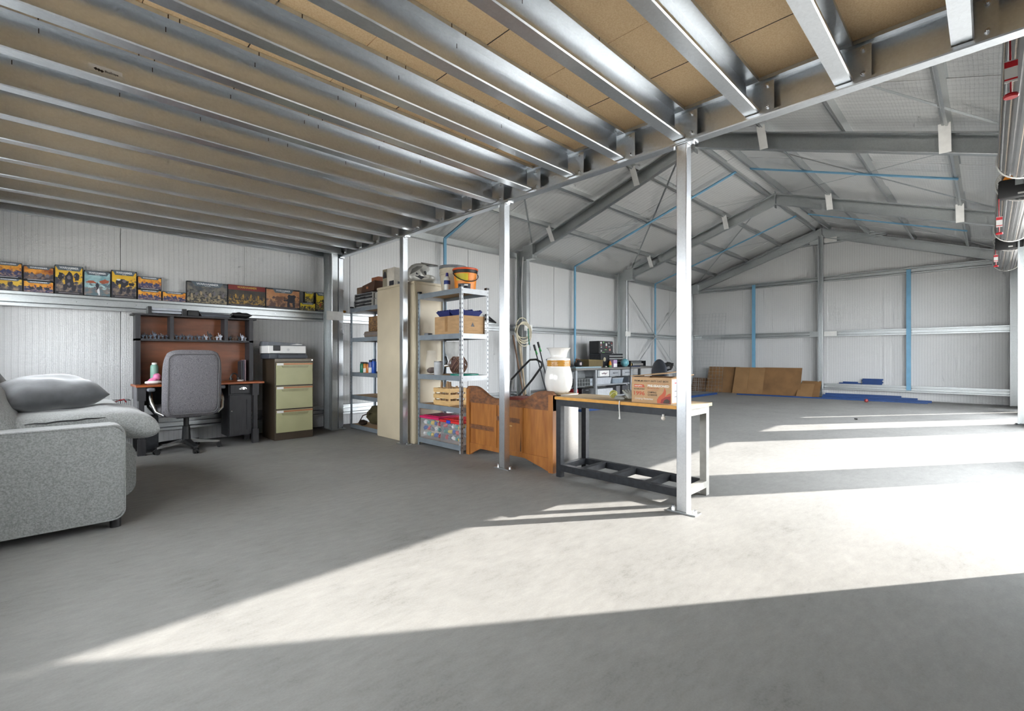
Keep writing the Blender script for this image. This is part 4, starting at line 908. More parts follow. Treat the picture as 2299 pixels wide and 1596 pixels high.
def helmet_loft(ys, pull, P, name, m_, sm=50):
    b = B(); rings_ = []
    for y in ys:
        f = pull(y); rings_.append([b.bm.verts.new((-0.015 + (x + 0.015) * f, y, 0.115 + (z - 0.115) * f)) for x, z in P])
    n_ = len(P)
    for a in range(len(ys) - 1):
        for i in range(n_): b.bm.faces.new((rings_[a][i], rings_[a][(i + 1) % n_], rings_[a + 1][(i + 1) % n_], rings_[a + 1][i]))
    b.bm.faces.new(rings_[0]); b.bm.faces.new(rings_[-1][::-1])
    bmesh.ops.triangulate(b.bm, faces=[f for f in b.bm.faces if len(f.verts) > 4])
    zmin = min(v.co.z for v in b.bm.verts); bmesh.ops.translate(b.bm, verts=b.bm.verts[:], vec=(0, 0, 0.0))
    return part(b, name, m_, hm, sm, world=False)
pull = lambda y: 0.62 + 0.38 * math.sqrt(max(0.0, 1 - (abs(y) / 0.122) ** 2.6))
helmet_loft([-0.120, -0.115, -0.105, -0.09, -0.065, -0.03, 0.03, 0.065, 0.09, 0.105, 0.115, 0.120], pull, HP, 'shell', HS)
part(B().ball((0.035, 0, 0.137), 0.060, 16, 12, (0.75, 1.42, 0.85)), 'lining', BLACK, hm, 60, world=False)
for s_ in (-1, 1):
    for nm_, P_, m_ in (('graphic', [(-0.11, 0.10), (-0.08, 0.17), (-0.02, 0.205), (0.05, 0.205), (0.02, 0.175), (-0.03, 0.14)], HG), ('graphic', [(-0.03, 0.13), (0.03, 0.085), (0.11, 0.070), (0.14, 0.050), (0.03, 0.045), (-0.04, 0.08)], FIGD), ('graphic', [(0.02, 0.115), (0.03, 0.09), (-0.02, 0.075), (-0.05, 0.10)], PAPER)):
        b = B(); vv = []
        for x, z in P_:
            best = 0.122
            for k in range(40):
                y = 0.122 - 0.003 * k; f = pull(y)
                # inside the shell section at this offset?
                px_, pz_ = -0.015 + (x + 0.015) / f, 0.115 + (z - 0.115) / f
                ins = False; q_ = HP[-1]
                for w in HP:
                    if (w[1] > pz_) != (q_[1] > pz_) and px_ < (q_[0] - w[0]) * (pz_ - w[1]) / (q_[1] - w[1]) + w[0]: ins = not ins
                    q_ = w
                if ins: best = y; break
            vv.append((x, s_ * (best + 0.0015), z))
        cx_ = sum(v[0] for v in vv) / len(vv); cz_ = sum(v[2] for v in vv) / len(vv); cy_ = s_ * (max(abs(v[1]) for v in vv) + 0.0015)
        o_ = [b.bm.verts.new(v) for v in vv]; i_ = [b.bm.verts.new((v[0], v[1] - s_ * 0.006, v[2])) for v in vv]; c_ = b.bm.verts.new((cx_, cy_, cz_))
        for i in range(len(vv)): b.bm.faces.new((o_[i], o_[(i + 1) % len(vv)], c_)); b.bm.faces.new((o_[i], i_[i], i_[(i + 1) % len(vv)], o_[(i + 1) % len(vv)]))
        part(b, nm_, m_, hm, 0, world=False)
part(B().hexa([(0.03, -0.085, 0.236), (0.225, -0.045, 0.226), (0.225, 0.045, 0.226), (0.03, 0.085, 0.236), (0.02, -0.080, 0.262), (0.225, -0.040, 0.236), (0.225, 0.040, 0.236), (0.02, 0.080, 0.262)]), 'peak', HG, hm, 0, world=False)
part(B().box(-0.163, -0.13, -0.04, 0.04, 0.05, 0.10, 0.008), 'rear_vent', CHERRY, hm, 0, world=False)

# top of the corner rack: cases and boxes
def alu_case(z, lab, du=0.0):
    t = thing('aluminium_case', lab, 'case', (3.35, 6.24, z), 0, 'metal tool cases on the corner rack')
    part(B().box(3.22 + du, 3.56, 5.99, 6.52, z, z + 0.10, 0.006), 'shell', plain('case_black', (0.03, 0.03, 0.032)), t, 0)
    for y in (5.99, 6.51): part(B().box(3.216 + du, 3.564, y - 0.006, y + 0.014, z, z + 0.10, 0.003), 'edge_trim', CHROME, t, 0)
    for zz in (z + 0.006, z + 0.046, z + 0.09): part(B().box(3.214 + du, 3.222 + du, 5.99, 6.52, zz - 0.006, zz + 0.006), 'front_trim', CHROME, t, 0)
    hb = part(B().tube([(3.216 + du, 6.20, z + 0.04), (3.195 + du, 6.20, z + 0.035), (3.195 + du, 6.31, z + 0.035), (3.216 + du, 6.31, z + 0.04)], 0.006, 6), 'handle', BLACK, t)
    return t
alu_case(1.749, 'black case with silver trim, lower of two on the corner rack')
alu_case(1.851, 'black case with silver trim, upper of two on the corner rack', 0.01)
t = thing('grey_toolbox', 'light grey plastic toolbox pushed against the locker on the corner rack', 'toolbox', (3.36, 5.90, 1.749))
part(B().box(3.245, 3.54, 5.775, 5.975, 1.75, 1.93, 0.01), 'body', plain('warm_grey', (0.42, 0.41, 0.37)), t, 0)
part(B().lathe([(0, 0), (0.018, 0), (0.018, 0.006), (0, 0.006)], (3.215, 5.91, 1.84), 12), 'dial', GREYP, t)
t = thing('leather_case', 'dark brown leather case stacked above the metal cases', 'case', (3.36, 6.08, 1.953))
part(B().hexa([(3.20, 5.90, 1.953), (3.50, 5.90, 1.953), (3.50, 6.27, 1.953), (3.20, 6.27, 1.953), (3.21, 5.90, 2.09), (3.49, 5.90, 2.09), (3.49, 6.25, 2.045), (3.21, 6.25, 2.045)]), 'body', plain('brown_leather', (0.065, 0.028, 0.014), 0.5), t, 0)
part(B().box(3.194, 3.2, 6.06, 6.11, 1.99, 2.02), 'clasp', COPPER, t, 0)
solo(B().box(3.24, 3.46, 6.32, 6.48, 1.953, 2.045, 0.003), 'small_carton', plain('carton_brown', (0.17, 0.11, 0.07)), 'small brown carton on the upper metal case', 'box', (3.35, 6.4, 1.953), smooth=0)
solo(B().box(3.28, 3.50, 5.93, 6.12, 2.092, 2.155, 0.003), 'flat_carton', plain('carton_rust', (0.34, 0.11, 0.045)), 'flat rust red box on the brown leather case', 'box', (3.39, 6.03, 2.092), smooth=0)
# lower shelves of the corner rack
t = thing('storage_case', 'taupe rounded case on the second shelf of the corner rack', 'case', (3.36, 6.02, L1[3] + 0.001))
part(B().box(3.22, 3.50, 5.86, 6.24, L1[3] + 0.001, L1[3] + 0.085, 0.025, 3), 'shell', plain('taupe', (0.20, 0.155, 0.125)), t, 40)
part(B().box(3.218, 3.502, 5.858, 6.242, L1[3] + 0.044, L1[3] + 0.050), 'seam', GREYP, t, 0)
solo(B().box(3.24, 3.48, 5.86, 6.13, L1[3] + 0.087, L1[3] + 0.29, 0.002), 'patterned_box', F7 if False else art_mat('art_brown', (0.10, 0.05, 0.02), (0.30, 0.16, 0.05), (0.04, 0.02, 0.012), (0.42, 0.22, 0.06), 22, 8.0), 'dark patterned box standing on the taupe case', 'box', (3.36, 6.0, L1[3] + 0.087), smooth=0)
for k, (y, hgt, col, capc, nm) in enumerate(((6.34, 0.155, (0.01, 0.19, 0.09), (0.01, 0.01, 0.01), 'green spray can first in the row on the corner rack'), (6.245, 0.155, (0.62, 0.22, 0.02), (0.02, 0.02, 0.02), 'orange spray can with white base on the corner rack'), (6.165, 0.15, (0.55, 0.17, 0.03), (0.02, 0.02, 0.02), 'dark orange tin in the row on the corner rack'), (6.09, 0.185, (0.10, 0.13, 0.36), (0.02, 0.02, 0.03), 'tall navy spray can on the corner rack'), (6.00, 0.20, (0.02, 0.09, 0.45), (0.03, 0.05, 0.12), 'tallest blue spray can next to the locker'))):
    t = thing('spray_can', nm, 'can', (3.255, y, L1[2]), 0, 'cans on the corner rack'); z = L1[2] + 0.0005
    part(B().lathe([(0, 0), (0.031, 0), (0.033, 0.004), (0.033, hgt * 0.78), (0.028, hgt * 0.84), (0, hgt * 0.85)], (3.255, y, z), 16), 'body', plain('can%d' % k, col, 0.35), t)
    part(B().lathe([(0.026, hgt * 0.82), (0.027, hgt * 0.84), (0.026, hgt), (0, hgt)], (3.255, y, z), 14), 'cap', plain('cap%d' % k, capc), t)
    if k in (1, 3): part(B().lathe([(0.0332, 0.008), (0.0336, 0.01), (0.0336, hgt * 0.42), (0.0332, hgt * 0.43)], (3.255, y, z), 16), 'label', PAPER, t)
OLIVE = mat('olive_canvas', (0.065, 0.055, 0.022), 0.85, 0, 0.35, 7, bump=0.3, bscale=30)
t = thing('duffel_bag', 'olive canvas duffel bag slumped at the foot of the corner rack', 'bag', (3.36, 6.14, L1[0] + 0.004))
part(B().ball((3.40, 6.10, 0.215), 0.17, 24, 16, (0.95, 1.45, 0.80), 0.18, 2.2), 'body', OLIVE, t, 60)
part(B().ball((3.26, 6.33, 0.10), 0.06, 14, 10, (1.0, 1.2, 0.6), 0.35, 4), 'drawstring_end', plain('dark_brown_cloth', (0.035, 0.02, 0.012), 0.9), t, 60)
part(B().tube([(3.19, 6.30, 0.12), (3.18, 6.18, 0.22), (3.20, 6.02, 0.27)], 0.008, 6), 'strap', MATS['dark_brown_cloth'], t)
t = thing('ratchet_strap', 'bundle of orange webbing strap on the wall rail by the corner rack', 'strap', (3.18, 6.89, 1.704))
for k in range(5): part(B().tube([(3.12 + 0.03 * k + 0.02 * math.sin(i * 1.3 + k), 6.88 + 0.01 * math.sin(i + k), 1.716 + 0.022 * abs(math.sin(i * 0.9 + k * 0.7))) for i in range(9)], 0.010, 6), 'webbing', plain('strap_orange', (0.75, 0.30, 0.01)), t)
part(B().box(3.10, 3.14, 6.865, 6.90, 1.7045, 1.745, 0.004), 'buckle', CHROME, t, 0)

# ---------------------------------------------------------------- on the open rack
t = thing('plastic_bucket', 'off-white plastic bucket with grey lid on the rack top', 'bucket', (3.43, 4.45, 1.786))
cpt = (3.43, 4.45, 1.7862)
part(B().lathe([(0, 0), (0.132, 0), (0.150, 0.21), (0.158, 0.212), (0.158, 0.225), (0.150, 0.226), (0.150, 0.235), (0.158, 0.236), (0.158, 0.25), (0.152, 0.255), (0.154, 0.29), (0, 0.29)], cpt, 32), 'body', plain('bucket_cream', (0.60, 0.54, 0.42), 0.45), t)
part(B().lathe([(0.156, 0.285), (0.163, 0.285), (0.163, 0.318), (0.152, 0.32), (0.148, 0.314), (0, 0.314)], cpt, 32), 'lid', GREYP, t)
t = thing('detergent_bottle', 'white squeeze bottle with blue cap and label on the rack', 'bottle', (3.235, 4.305, 1.786)); cpt = (3.235, 4.305, 1.7862)
part(B().lathe([(0, 0), (0.033, 0), (0.035, 0.004), (0.035, 0.135), (0.03, 0.155), (0.016, 0.168), (0, 0.168)], cpt, 18), 'body', plain('bottle_white', (0.66, 0.68, 0.66), 0.35), t)
part(B().lathe([(0.0352, 0.075), (0.0358, 0.078), (0.0358, 0.115), (0.0352, 0.118)], cpt, 18), 'label', plain('navy_label', (0.015, 0.04, 0.22)), t)
part(B().lathe([(0.017, 0.165), (0.018, 0.167), (0.014, 0.205), (0, 0.206)], cpt, 14), 'cap', plain('cap_violet', (0.02, 0.015, 0.20)), t)
t = thing('paint_pail', 'orange pail with black band and wire handle on the rack top', 'bucket', (3.33, 4.135, 1.786)); cpt = (3.36, 4.135, 1.7862)
ORG = plain('pail_orange', (0.80, 0.25, 0.015), 0.4)
part(B().lathe([(0, 0), (0.116, 0), (0.130, 0.19), (0.134, 0.20), (0, 0.20)], cpt, 32), 'body', ORG, t)
part(B().lathe([(0.131, 0.185), (0.138, 0.19), (0.138, 0.222), (0.130, 0.222)], cpt, 32), 'band', BLACK, t)
part(B().lathe([(0.136, 0.218), (0.144, 0.22), (0.144, 0.236), (0.136, 0.242), (0, 0.242)], cpt, 32), 'lid', plain('lid_red_orange', (0.70, 0.10, 0.02), 0.4), t)
hp = []
for i in range(15):
    a = math.radians(160 + 190 * i / 14 * 0.92); hp.append((cpt[0] + 0.143 * math.cos(a), cpt[1] + 0.143 * math.sin(a), cpt[2] + 0.185 - 0.10 * math.sin(PI * i / 14)))
part(B().tube(hp, 0.005, 6), 'handle', BLACK, t)
lb_ = []
def wrap(a0, a1, z0, z1, rr):
    b = B(); n = 10
    for i in range(n):
        A = [math.radians(a0 + (a1 - a0) * (i + d) / n) for d in (0, 1)]
        v = [b.bm.verts.new((cpt[0] + rr(z) * math.cos(a), cpt[1] + rr(z) * math.sin(a), cpt[2] + z)) for a, z in ((A[0], z0), (A[1], z0), (A[1], z1), (A[0], z1))]
        b.bm.faces.new(v)
    return b
part(wrap(180, 245, 0.10, 0.175, lambda z: 0.1172 + 0.074 * z), 'label_patch', plain('label_yellow', (0.62, 0.50, 0.03)), t)
part(wrap(190, 260, 0.008, 0.065, lambda z: 0.1172 + 0.074 * z), 'label_patch', FIGD, t)
part(wrap(225, 245, 0.04, 0.056, lambda z: 0.1180 + 0.074 * z), 'label_patch', PAPER, t)
# carton and blue trays
z = L2[3] + 0.0008
t = thing('cardboard_carton', 'plain brown cardboard carton under the blue trays', 'box', (3.40, 4.25, z))
part(B().box(3.205, 3.56, 4.03, 4.50, z, z + 0.205, 0.003), 'carton', CARD, t, 0)
part(B().box(3.2035, 3.2045, 4.255, 4.305, z + 0.03, z + 0.205), 'tape', plain('tape_brown', (0.33, 0.18, 0.07), 0.3), t, 0)
part(B().box(3.36, 3.40, 4.0285, 4.0295, z + 0.085, z + 0.088).prism([(3.355, z + 0.085), (3.405, z + 0.085), (3.38, z + 0.13)], 'y', 4.0283, 4.0295), 'printed_mark', FIGD, t, 0)
part(B().box(3.30, 3.46, 4.0285, 4.0295, z + 0.148, z + 0.151).box(3.33, 3.43, 4.0285, 4.0295, z + 0.06, z + 0.063).box(3.31, 3.45, 4.0285, 4.0295, z + 0.04, z + 0.043), 'printed_line', CARDD, t, 0)
NAVY = plain('tray_navy', (0.025, 0.035, 0.15), 0.45)
def egg_tray(y0, y1, zt, lab):
    t = thing('seed_tray', lab, 'tray', (3.36, (y0 + y1) / 2, zt), 0, 'navy plastic trays')
    part(B().hexa([(3.25, y0 + 0.03, zt), (3.49, y0 + 0.03, zt), (3.49, y1 - 0.03, zt), (3.25, y1 - 0.03, zt), (3.22, y0, zt + 0.05), (3.52, y0, zt + 0.05), (3.52, y1, zt + 0.05), (3.22, y1, zt + 0.05)]), 'body', NAVY, t, 0)
    n = 6
    for i in range(n):
        yy = y0 + (y1 - y0) * (i + 0.5) / n
        for xx in (3.245, 3.37, 3.495): part(B().lathe([(0.022, 0), (0.012, 0.016), (0, 0.018)], (xx, yy, zt + 0.05), 8), 'nub', NAVY, t)
egg_tray(4.02, 4.24, z + 0.207, 'navy plastic tray at the bed-end side of the carton')
egg_tray(4.245, 4.50, z + 0.212, 'taller navy plastic tray at the locker side of the carton')
t = thing('tape_measure', 'small dark tape measure at the edge of the second rack shelf', 'tape measure', (3.25, 4.70, z))
part(B().box(3.22, 3.29, 4.66, 4.74, z, z + 0.03, 0.008), 'case', GREYP, t, 0)
part(B().box(3.218, 3.222, 4.69, 4.71, z + 0.002, z + 0.006), 'blade_tip', CHROME, t, 0)
solo(B().tube([(3.30, 4.60, z + 0.003), (3.31, 4.57, z + 0.05), (3.29, 4.62, z + 0.075), (3.33, 4.55, z + 0.09), (3.34, 4.56, z + 0.003)], 0.003, 5), 'bent_wire', BOLT, 'thin bent wire beside the cardboard carton', 'wire', (3.31, 4.58, z))
# third shelf: glass vase, jar, woven ball vase, green lid, hopper
z = L2[2] + 0.0008
t = thing('glass_vase', 'tall clear glass vase with dark potpourri', 'vase', (3.31, 4.715, z)); cpt = (3.31, 4.715, z)
part(B().lathe([(0, 0), (0.045, 0), (0.062, 0.03), (0.073, 0.09), (0.072, 0.14), (0.060, 0.22), (0.058, 0.285), (0.054, 0.285), (0.056, 0.22), (0.068, 0.14), (0.069, 0.09), (0.058, 0.035), (0, 0.012)], cpt, 28), 'glass', GLASS, t)
part(B().ball((3.31, 4.715, z + 0.048), 0.055, 18, 12, (1, 1, 0.62), 0.35, 7), 'potpourri', plain('potpourri', (0.05, 0.018, 0.012), 0.9), t, 0)
t = thing('jar_holder', 'pale grey cylinder jar beside the glass vase', 'jar', (3.28, 4.53, z)); cpt = (3.28, 4.53, z)
part(B().lathe([(0, 0), (0.050, 0), (0.053, 0.01), (0.053, 0.158), (0.049, 0.158), (0.049, 0.012), (0, 0.012)], cpt, 24), 'body', plain('frosted', (0.48, 0.49, 0.50), 0.2), t)
part(B().lathe([(0.0532, 0.148), (0.0545, 0.15), (0.0545, 0.158), (0.0532, 0.159)], cpt, 24), 'rim', CHROME, t)
t = thing('woven_vase', 'round woven twig vase on the green lid', 'vase', (3.38, 4.29, z + 0.021)); cpt = (3.38, 4.29, z + 0.021)
b = B(); random.seed(14)
prof = lambda f: (0.105 * math.sin(PI * (0.16 + 0.68 * f)) ** 0.75, 0.185 * f)
for k in range(26):
    a0 = 2 * PI * k / 26; tw = random.choice((-1.9, 1.9, 1.2, -1.2)); pts = []
    for i in range(9):
        f = i / 8; rr, zz = prof(f); a = a0 + tw * f; pts.append((cpt[0] + rr * math.cos(a), cpt[1] + rr * math.sin(a), cpt[2] + zz + 0.004))
    b.tube(pts, 0.005, 5)
part(b, 'woven_twigs', plain('twig', (0.16, 0.085, 0.055), 0.8), t)
part(B().lathe([(0, 0.003), (0.04, 0.003), (0.07, 0.03), (0.085, 0.08), (0.07, 0.14), (0.05, 0.17)], cpt, 18), 'liner', plain('liner_dark', (0.10, 0.05, 0.04), 0.8), t)
solo(B().lathe([(0, 0), (0.155, 0), (0.16, 0.005), (0.16, 0.018), (0.15, 0.02), (0, 0.02)], (3.37, 4.16, z), 32), 'tub_lid', plain('lid_green', (0.005, 0.20, 0.145), 0.4), 'round green plastic lid on the third rack shelf', 'lid', (3.37, 4.16, z))
t = thing('spray_hopper', 'pale grey spray hopper with black handle at the back of the rack', 'tool', (3.50, 4.56, z))
part(B().lathe([(0.018, 0.0), (0.02, 0.04), (0.03, 0.06), (0.085, 0.17), (0.092, 0.24), (0.092, 0.30), (0.0, 0.30)], (3.505, 4.56, z + 0.09), 22), 'hopper', plain('hopper_grey', (0.42, 0.42, 0.40)), t)
part(B().tube([(3.47, 4.65, z + 0.21), (3.46, 4.61, z + 0.15), (3.46, 4.64, z + 0.09), (3.46, 4.66, z + 0.005)], 0.014, 8), 'handle', BLACK, t)
part(B().cyl((3.44, 4.62, z + 0.10), (3.50, 4.50, z + 0.12), 0.018), 'barrel', CHROME, t)
# fourth shelf: slatted crate with kindling
z = L2[1] + 0.0008
t = thing('wooden_crate', 'small pine slatted crate on the rack', 'crate', (3.32, 4.36, z))
y0, y1, x0, x1 = 4.225, 4.525, 3.205, 3.46
for zz in (0.012, 0.082, 0.152):
    for x in (x0, x1 - 0.008): part(B().box(x, x + 0.008, y0, y1, z + zz, z + zz + 0.046), 'slat', PINE, t, 0)
    for y in (y0, y1 - 0.008): part(B().box(x0 + 0.009, x1 - 0.009, y, y + 0.008, z + zz, z + zz + 0.046), 'slat', PINE, t, 0)
for x in (x0 + 0.009, x1 - 0.024):
    for y in (y0 + 0.009, y1 - 0.024): part(B().box(x, x + 0.015, y, y + 0.015, z, z + 0.2), 'corner_post', PINE, t, 0)
part(B().box(x0 + 0.01, x1 - 0.01, y0 + 0.01, y1 - 0.01, z + 0.003, z + 0.010), 'bottom', PINE, t, 0)
random.seed(9)
KO = 'first second third fourth fifth sixth seventh'.split()
for k in range(7):
    y = 4.262 + 0.036 * k; x = 3.32 + random.uniform(-0.06, 0.06); dy = random.uniform(-0.02, 0.02); L_ = 0.20 + 0.07 * random.random()
    o = solo(B().cyl((x, y, z + 0.014), (x + random.uniform(-0.03, 0.03), y + dy, z + 0.014 + L_), 0.016, 0.014, 9), 'firewood_stick', plain('kindling', (0.33, 0.20, 0.10), 0.8), KO[k] + ' kindling stick from the bed end in the pine crate', 'stick', (x, y, z + 0.012), 'kindling sticks in the crate')
# bottom shelf: two toy tubs
z = L2[0] + 0.0008
toyn = ['red', 'blue', 'yellow', 'teal', 'white', 'grey']
toyc = [plain('toy_red', (0.55, 0.05, 0.04)), plain('toy_blue', (0.03, 0.10, 0.40)), plain('toy_yellow', (0.70, 0.50, 0.04)), plain('toy_teal', (0.08, 0.32, 0.28)), PAPER, GREYP]
toym = [mesh_of(B().ball((0, 0, 0), 0.026, 8, 6, (1.3, 0.9, 0.8), 0.5, 30), 'toy', m_, 40) for m_ in toyc] + [mesh_of(B().box(-0.026, 0.026, -0.018, 0.018, -0.016, 0.016, 0.004).box(-0.012, 0.012, -0.01, 0.01, 0.016, 0.026), 'toy', m_, 0) for m_ in toyc]
def tub(y0, y1, h, lidm, lab, clip):
    t = thing('storage_tub', lab, 'tub', (3.37, (y0 + y1) / 2, z), 0, 'lidded toy tubs')
    zz = z
    w = 0.003; x0, x1 = 3.20, 3.54
    b = B().box(x0, x1, y0, y1, zz, zz + 0.004).box(x0, x0 + w, y0, y1, zz + 0.004, zz + h).box(x1 - w, x1, y0, y1, zz + 0.004, zz + h).box(x0 + w, x1 - w, y0, y0 + w, zz + 0.004, zz + h).box(x0 + w, x1 - w, y1 - w, y1, zz + 0.004, zz + h)
    part(b, 'bin', TUBP, t, 0)
    lid = part(B().box(x0 - 0.012, x1 + 0.012, y0 - 0.008, y1 + 0.008, zz + h, zz + h + 0.028, 0.006).box(x0 + 0.03, x1 - 0.03, y0 + 0.03, y1 - 0.03, zz + h + 0.028, zz + h + 0.034), 'lid', lidm, t, 0)
    for i in range(7):
        yy = y0 + 0.05 + (y1 - y0 - 0.1) * i / 6; part(B().box(x0 + 0.05, x1 - 0.05, yy - 0.004, yy + 0.004, zz + h + 0.034, zz + h + 0.038), 'lid_rib', lidm if clip else plain('rib_dark', (0.06, 0.012, 0.02)), lid, 0)
    if clip:
        yc = (y0 + y1) / 2; part(B().box(x0 - 0.02, x0 - 0.012, yc - 0.03, yc + 0.04, zz + h - 0.005, zz + h + 0.03, 0.003), 'clip', plain('clip_blue', (0.015, 0.06, 0.55)), t, 0)
    random.seed(int(y0 * 100)); g = 'toys in the tubs'
    k = 0
    for iz in range(3):
        for iy in range(5):
            for ix in range(2 if iz == 2 else 1):
                me_i = (ix * 5 + iy * 7 + iz * 3 + (2 if clip else 0)) % 12; me = toym[me_i]
                o = bpy.data.objects.new('toy', me); C.objects.link(o)
                o.location = (x0 + 0.055 + ix * 0.10 + random.uniform(-0.01, 0.01), y0 + 0.045 + (y1 - y0 - 0.09) * iy / 4, zz + 0.045 + iz * 0.068)
                o.rotation_euler = (random.uniform(-0.5, 0.5), random.uniform(-0.5, 0.5), random.uniform(0, 6)); o.parent = None
                if o.location.z > zz + h - 0.03: bpy.data.objects.remove(o); continue
                tag(o, ('small ' + toyn[me_i % 6] + (' rounded' if me_i < 6 else ' brick-shaped') + ' toy, ' + ['bottom', 'middle', 'top'][iz] + ' layer ' + ('at the front ' if ix == 0 else 'at the rear ') + 'of the ' + ('red-lidded' if clip else 'pink-lidded') + ' tub'), 'toy', g + (' with red lid' if clip else ' with pink lid'))
tub(4.415, 4.785, 0.235, plain('lid_pink', (0.62, 0.02, 0.12), 0.35), 'clear toy tub with pink lid on the bottom rack shelf', False)
tub(4.035, 4.385, 0.225, plain('lid_red', (0.65, 0.03, 0.03), 0.35), 'clear toy tub with red lid and blue clip on the bottom rack shelf', True)

# ---------------------------------------------------------------- wooden bed end
hd = thing('wooden_bed_end', 'old orange pine bed end leaning behind the second post', 'bed end', (3.27, 3.35, 0))
y0, y1 = 2.745, 3.965; X0, X1 = 3.245, 3.275
def crest(y):
    f = (y - y0) / (y1 - y0); d = abs(f - 0.5) * 2
    if d > 0.80: return 0.735 - 0.03 * max(0, (d - 0.93) / 0.07) ** 2
    if d > 0.28: return 0.625 + 0.11 * (0.5 - 0.5 * math.cos(PI * (d - 0.28) / 0.52))
    return 0.62 + 0.005 * d / 0.28
ys = [y0 + (y1 - y0) * i / 48 for i in range(49)]
part(B().prism([(y, crest(y)) for y in ys] + [(y1, 0.56), (y0, 0.56)], 'x', X0 - 0.006, X1 + 0.006), 'crest_rail', OAKD, hd, 0)
for a, c in ((y0, y0 + 0.055), (y1 - 0.055, y1)): part(B().box(X0 - 0.010, X1 + 0.010, a, c, 0.0, 0.70), 'stile', OAKO, hd, 0)
for a, c, za, zb in ((y0 + 0.055, 3.125, 0.13, 0.56), (3.165, 3.49, 0.13, 0.56), (3.53, y1 - 0.055, 0.13, 0.56)):
    part(B().box(X0 + 0.004, X1 - 0.004, a, c, za, zb), 'panel', OAKO, hd, 0)
for yy in (3.145, 3.51): part(B().box(X0 - 0.004, X1, yy - 0.02, yy + 0.02, 0.13, 0.56), 'muntin', OAKO, hd, 0)
part(B().box(X0 - 0.003, X1, 3.165, 3.49, 0.405, 0.45), 'cross_rail', OAKD, hd, 0)
part(B().box(X0 - 0.003, X1, 3.53, y1 - 0.055, 0.285, 0.33), 'cross_rail', OAKD, hd, 0)
part(B().box(X0 - 0.004, X1, y0 + 0.055, y1 - 0.055, 0.085, 0.13), 'bottom_rail', OAKO, hd, 0)
for ya, yb in ((y0 + 0.055, y0 + 0.36), (y1 - 0.055, y1 - 0.22)):
    part(B().prism([(ya, 0.085), (yb, 0.085), (ya + (yb - ya) * 0.35, 0.035), (ya, 0.005)], 'x', X0 - 0.002, X1), 'foot_bracket', OAKO, hd, 0)
part(B().box(X0 - 0.0042, X0 - 0.003, 3.27, 3.32, 0.365, 0.378), 'paper_tag', PINE, hd, 0)
part(B().prism([(3.148, 0.14), (3.158, 0.14), (3.150, 0.33)], 'x', X0 - 0.0048, X0 - 0.0042), 'split_crack', BLACK, hd, 0)

# ---------------------------------------------------------------- steel work bench and the things on it
wbn = thing('work_bench', 'narrow black steel work bench with plywood top', 'bench', (3.39, 2.1, 0))
bu0, bu1, bv0, bv1, bh = 3.185, 3.60, 1.50, 2.665, 0.70
part(B().box(bu0 - 0.012, bu1 + 0.01, bv0 - 0.015, bv1 + 0.005, bh - 0.024, bh), 'board', BTOP, wbn, 0)
part(B().box(bu0 - 0.016, bu0 - 0.012, bv0 - 0.015, bv1 + 0.005, bh - 0.024, bh), 'board_edge', BEDGE, wbn, 0)
part(B().box(bu0 - 0.012, bu1 + 0.01, bv0 - 0.019, bv0 - 0.015, bh - 0.024, bh), 'board_edge', plain('edge_pale', (0.66, 0.47, 0.26)), wbn, 0)
RAILS = plain('pale_steel', (0.38, 0.37, 0.34), 0.6, 0.3)  # paler grey steel for the right end of the frame
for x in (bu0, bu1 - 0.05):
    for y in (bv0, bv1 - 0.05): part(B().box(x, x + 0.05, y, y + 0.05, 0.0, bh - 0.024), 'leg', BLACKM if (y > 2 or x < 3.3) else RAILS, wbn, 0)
for x in (bu0, bu1 - 0.05):
    part(B().box(x, x + 0.05, bv0 + 0.05, bv1 - 0.05, bh - 0.078, bh - 0.024), 'top_rail', BLACKM, wbn, 0)
    part(B().box(x, x + 0.05, bv0 + 0.05, bv1 - 0.05, 0.055, 0.11), 'bottom_rail', BLACKM, wbn, 0)
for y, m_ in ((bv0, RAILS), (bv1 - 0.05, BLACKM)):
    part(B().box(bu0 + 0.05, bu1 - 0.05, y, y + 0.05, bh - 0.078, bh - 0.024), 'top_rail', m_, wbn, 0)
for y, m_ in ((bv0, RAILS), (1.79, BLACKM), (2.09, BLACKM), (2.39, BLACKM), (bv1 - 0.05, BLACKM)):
    part(B().box(bu0 + 0.05, bu1 - 0.05, y, y + 0.05, 0.06, 0.109), 'cross_bar', m_, wbn, 0)
tz = bh + 0.0006
t = thing('ceramic_vase', 'large white ceramic vase with amber bands standing beside the bench', 'vase', (3.485, 2.885, tz)); cpt = (3.485, 2.885, tz)
pf = [(0, 0), (0.078, 0), (0.092, 0.010)]
for i in range(1, 20):
    f = i / 19; rr = 0.098 + 0.034 * math.sin(PI * min(1, 0.04 + 0.86 * f ** 0.85)); pf.append((rr + (0.0012 if i % 2 else 0), 0.012 + 0.242 * f))
part(B().lathe(pf + [(0.110, 0.256)], cpt, 40), 'body', CERAM, t, 60)
bnd = [(0.110, 0.256)]
for k in range(3): bnd += [(0.113, 0.260 + 0.019 * k), (0.115, 0.266 + 0.019 * k), (0.111, 0.275 + 0.019 * k)]
part(B().lathe(bnd, cpt, 40), 'glaze_bands', AMBER, t, 60)
part(B().lathe([(0.111, 0.313), (0.110, 0.326), (0.104, 0.333), (0.084, 0.337), (0.079, 0.345), (0.080, 0.365), (0.090, 0.395), (0.108, 0.422), (0.118, 0.430), (0.114, 0.431), (0.085, 0.395), (0.072, 0.355), (0.06, 0.30), (0, 0.28)], cpt, 40), 'neck', CERAM, t, 60)
t = thing('tennis_ball', 'worn yellow-green tennis ball on the bench', 'ball', (3.40, 2.22, tz))
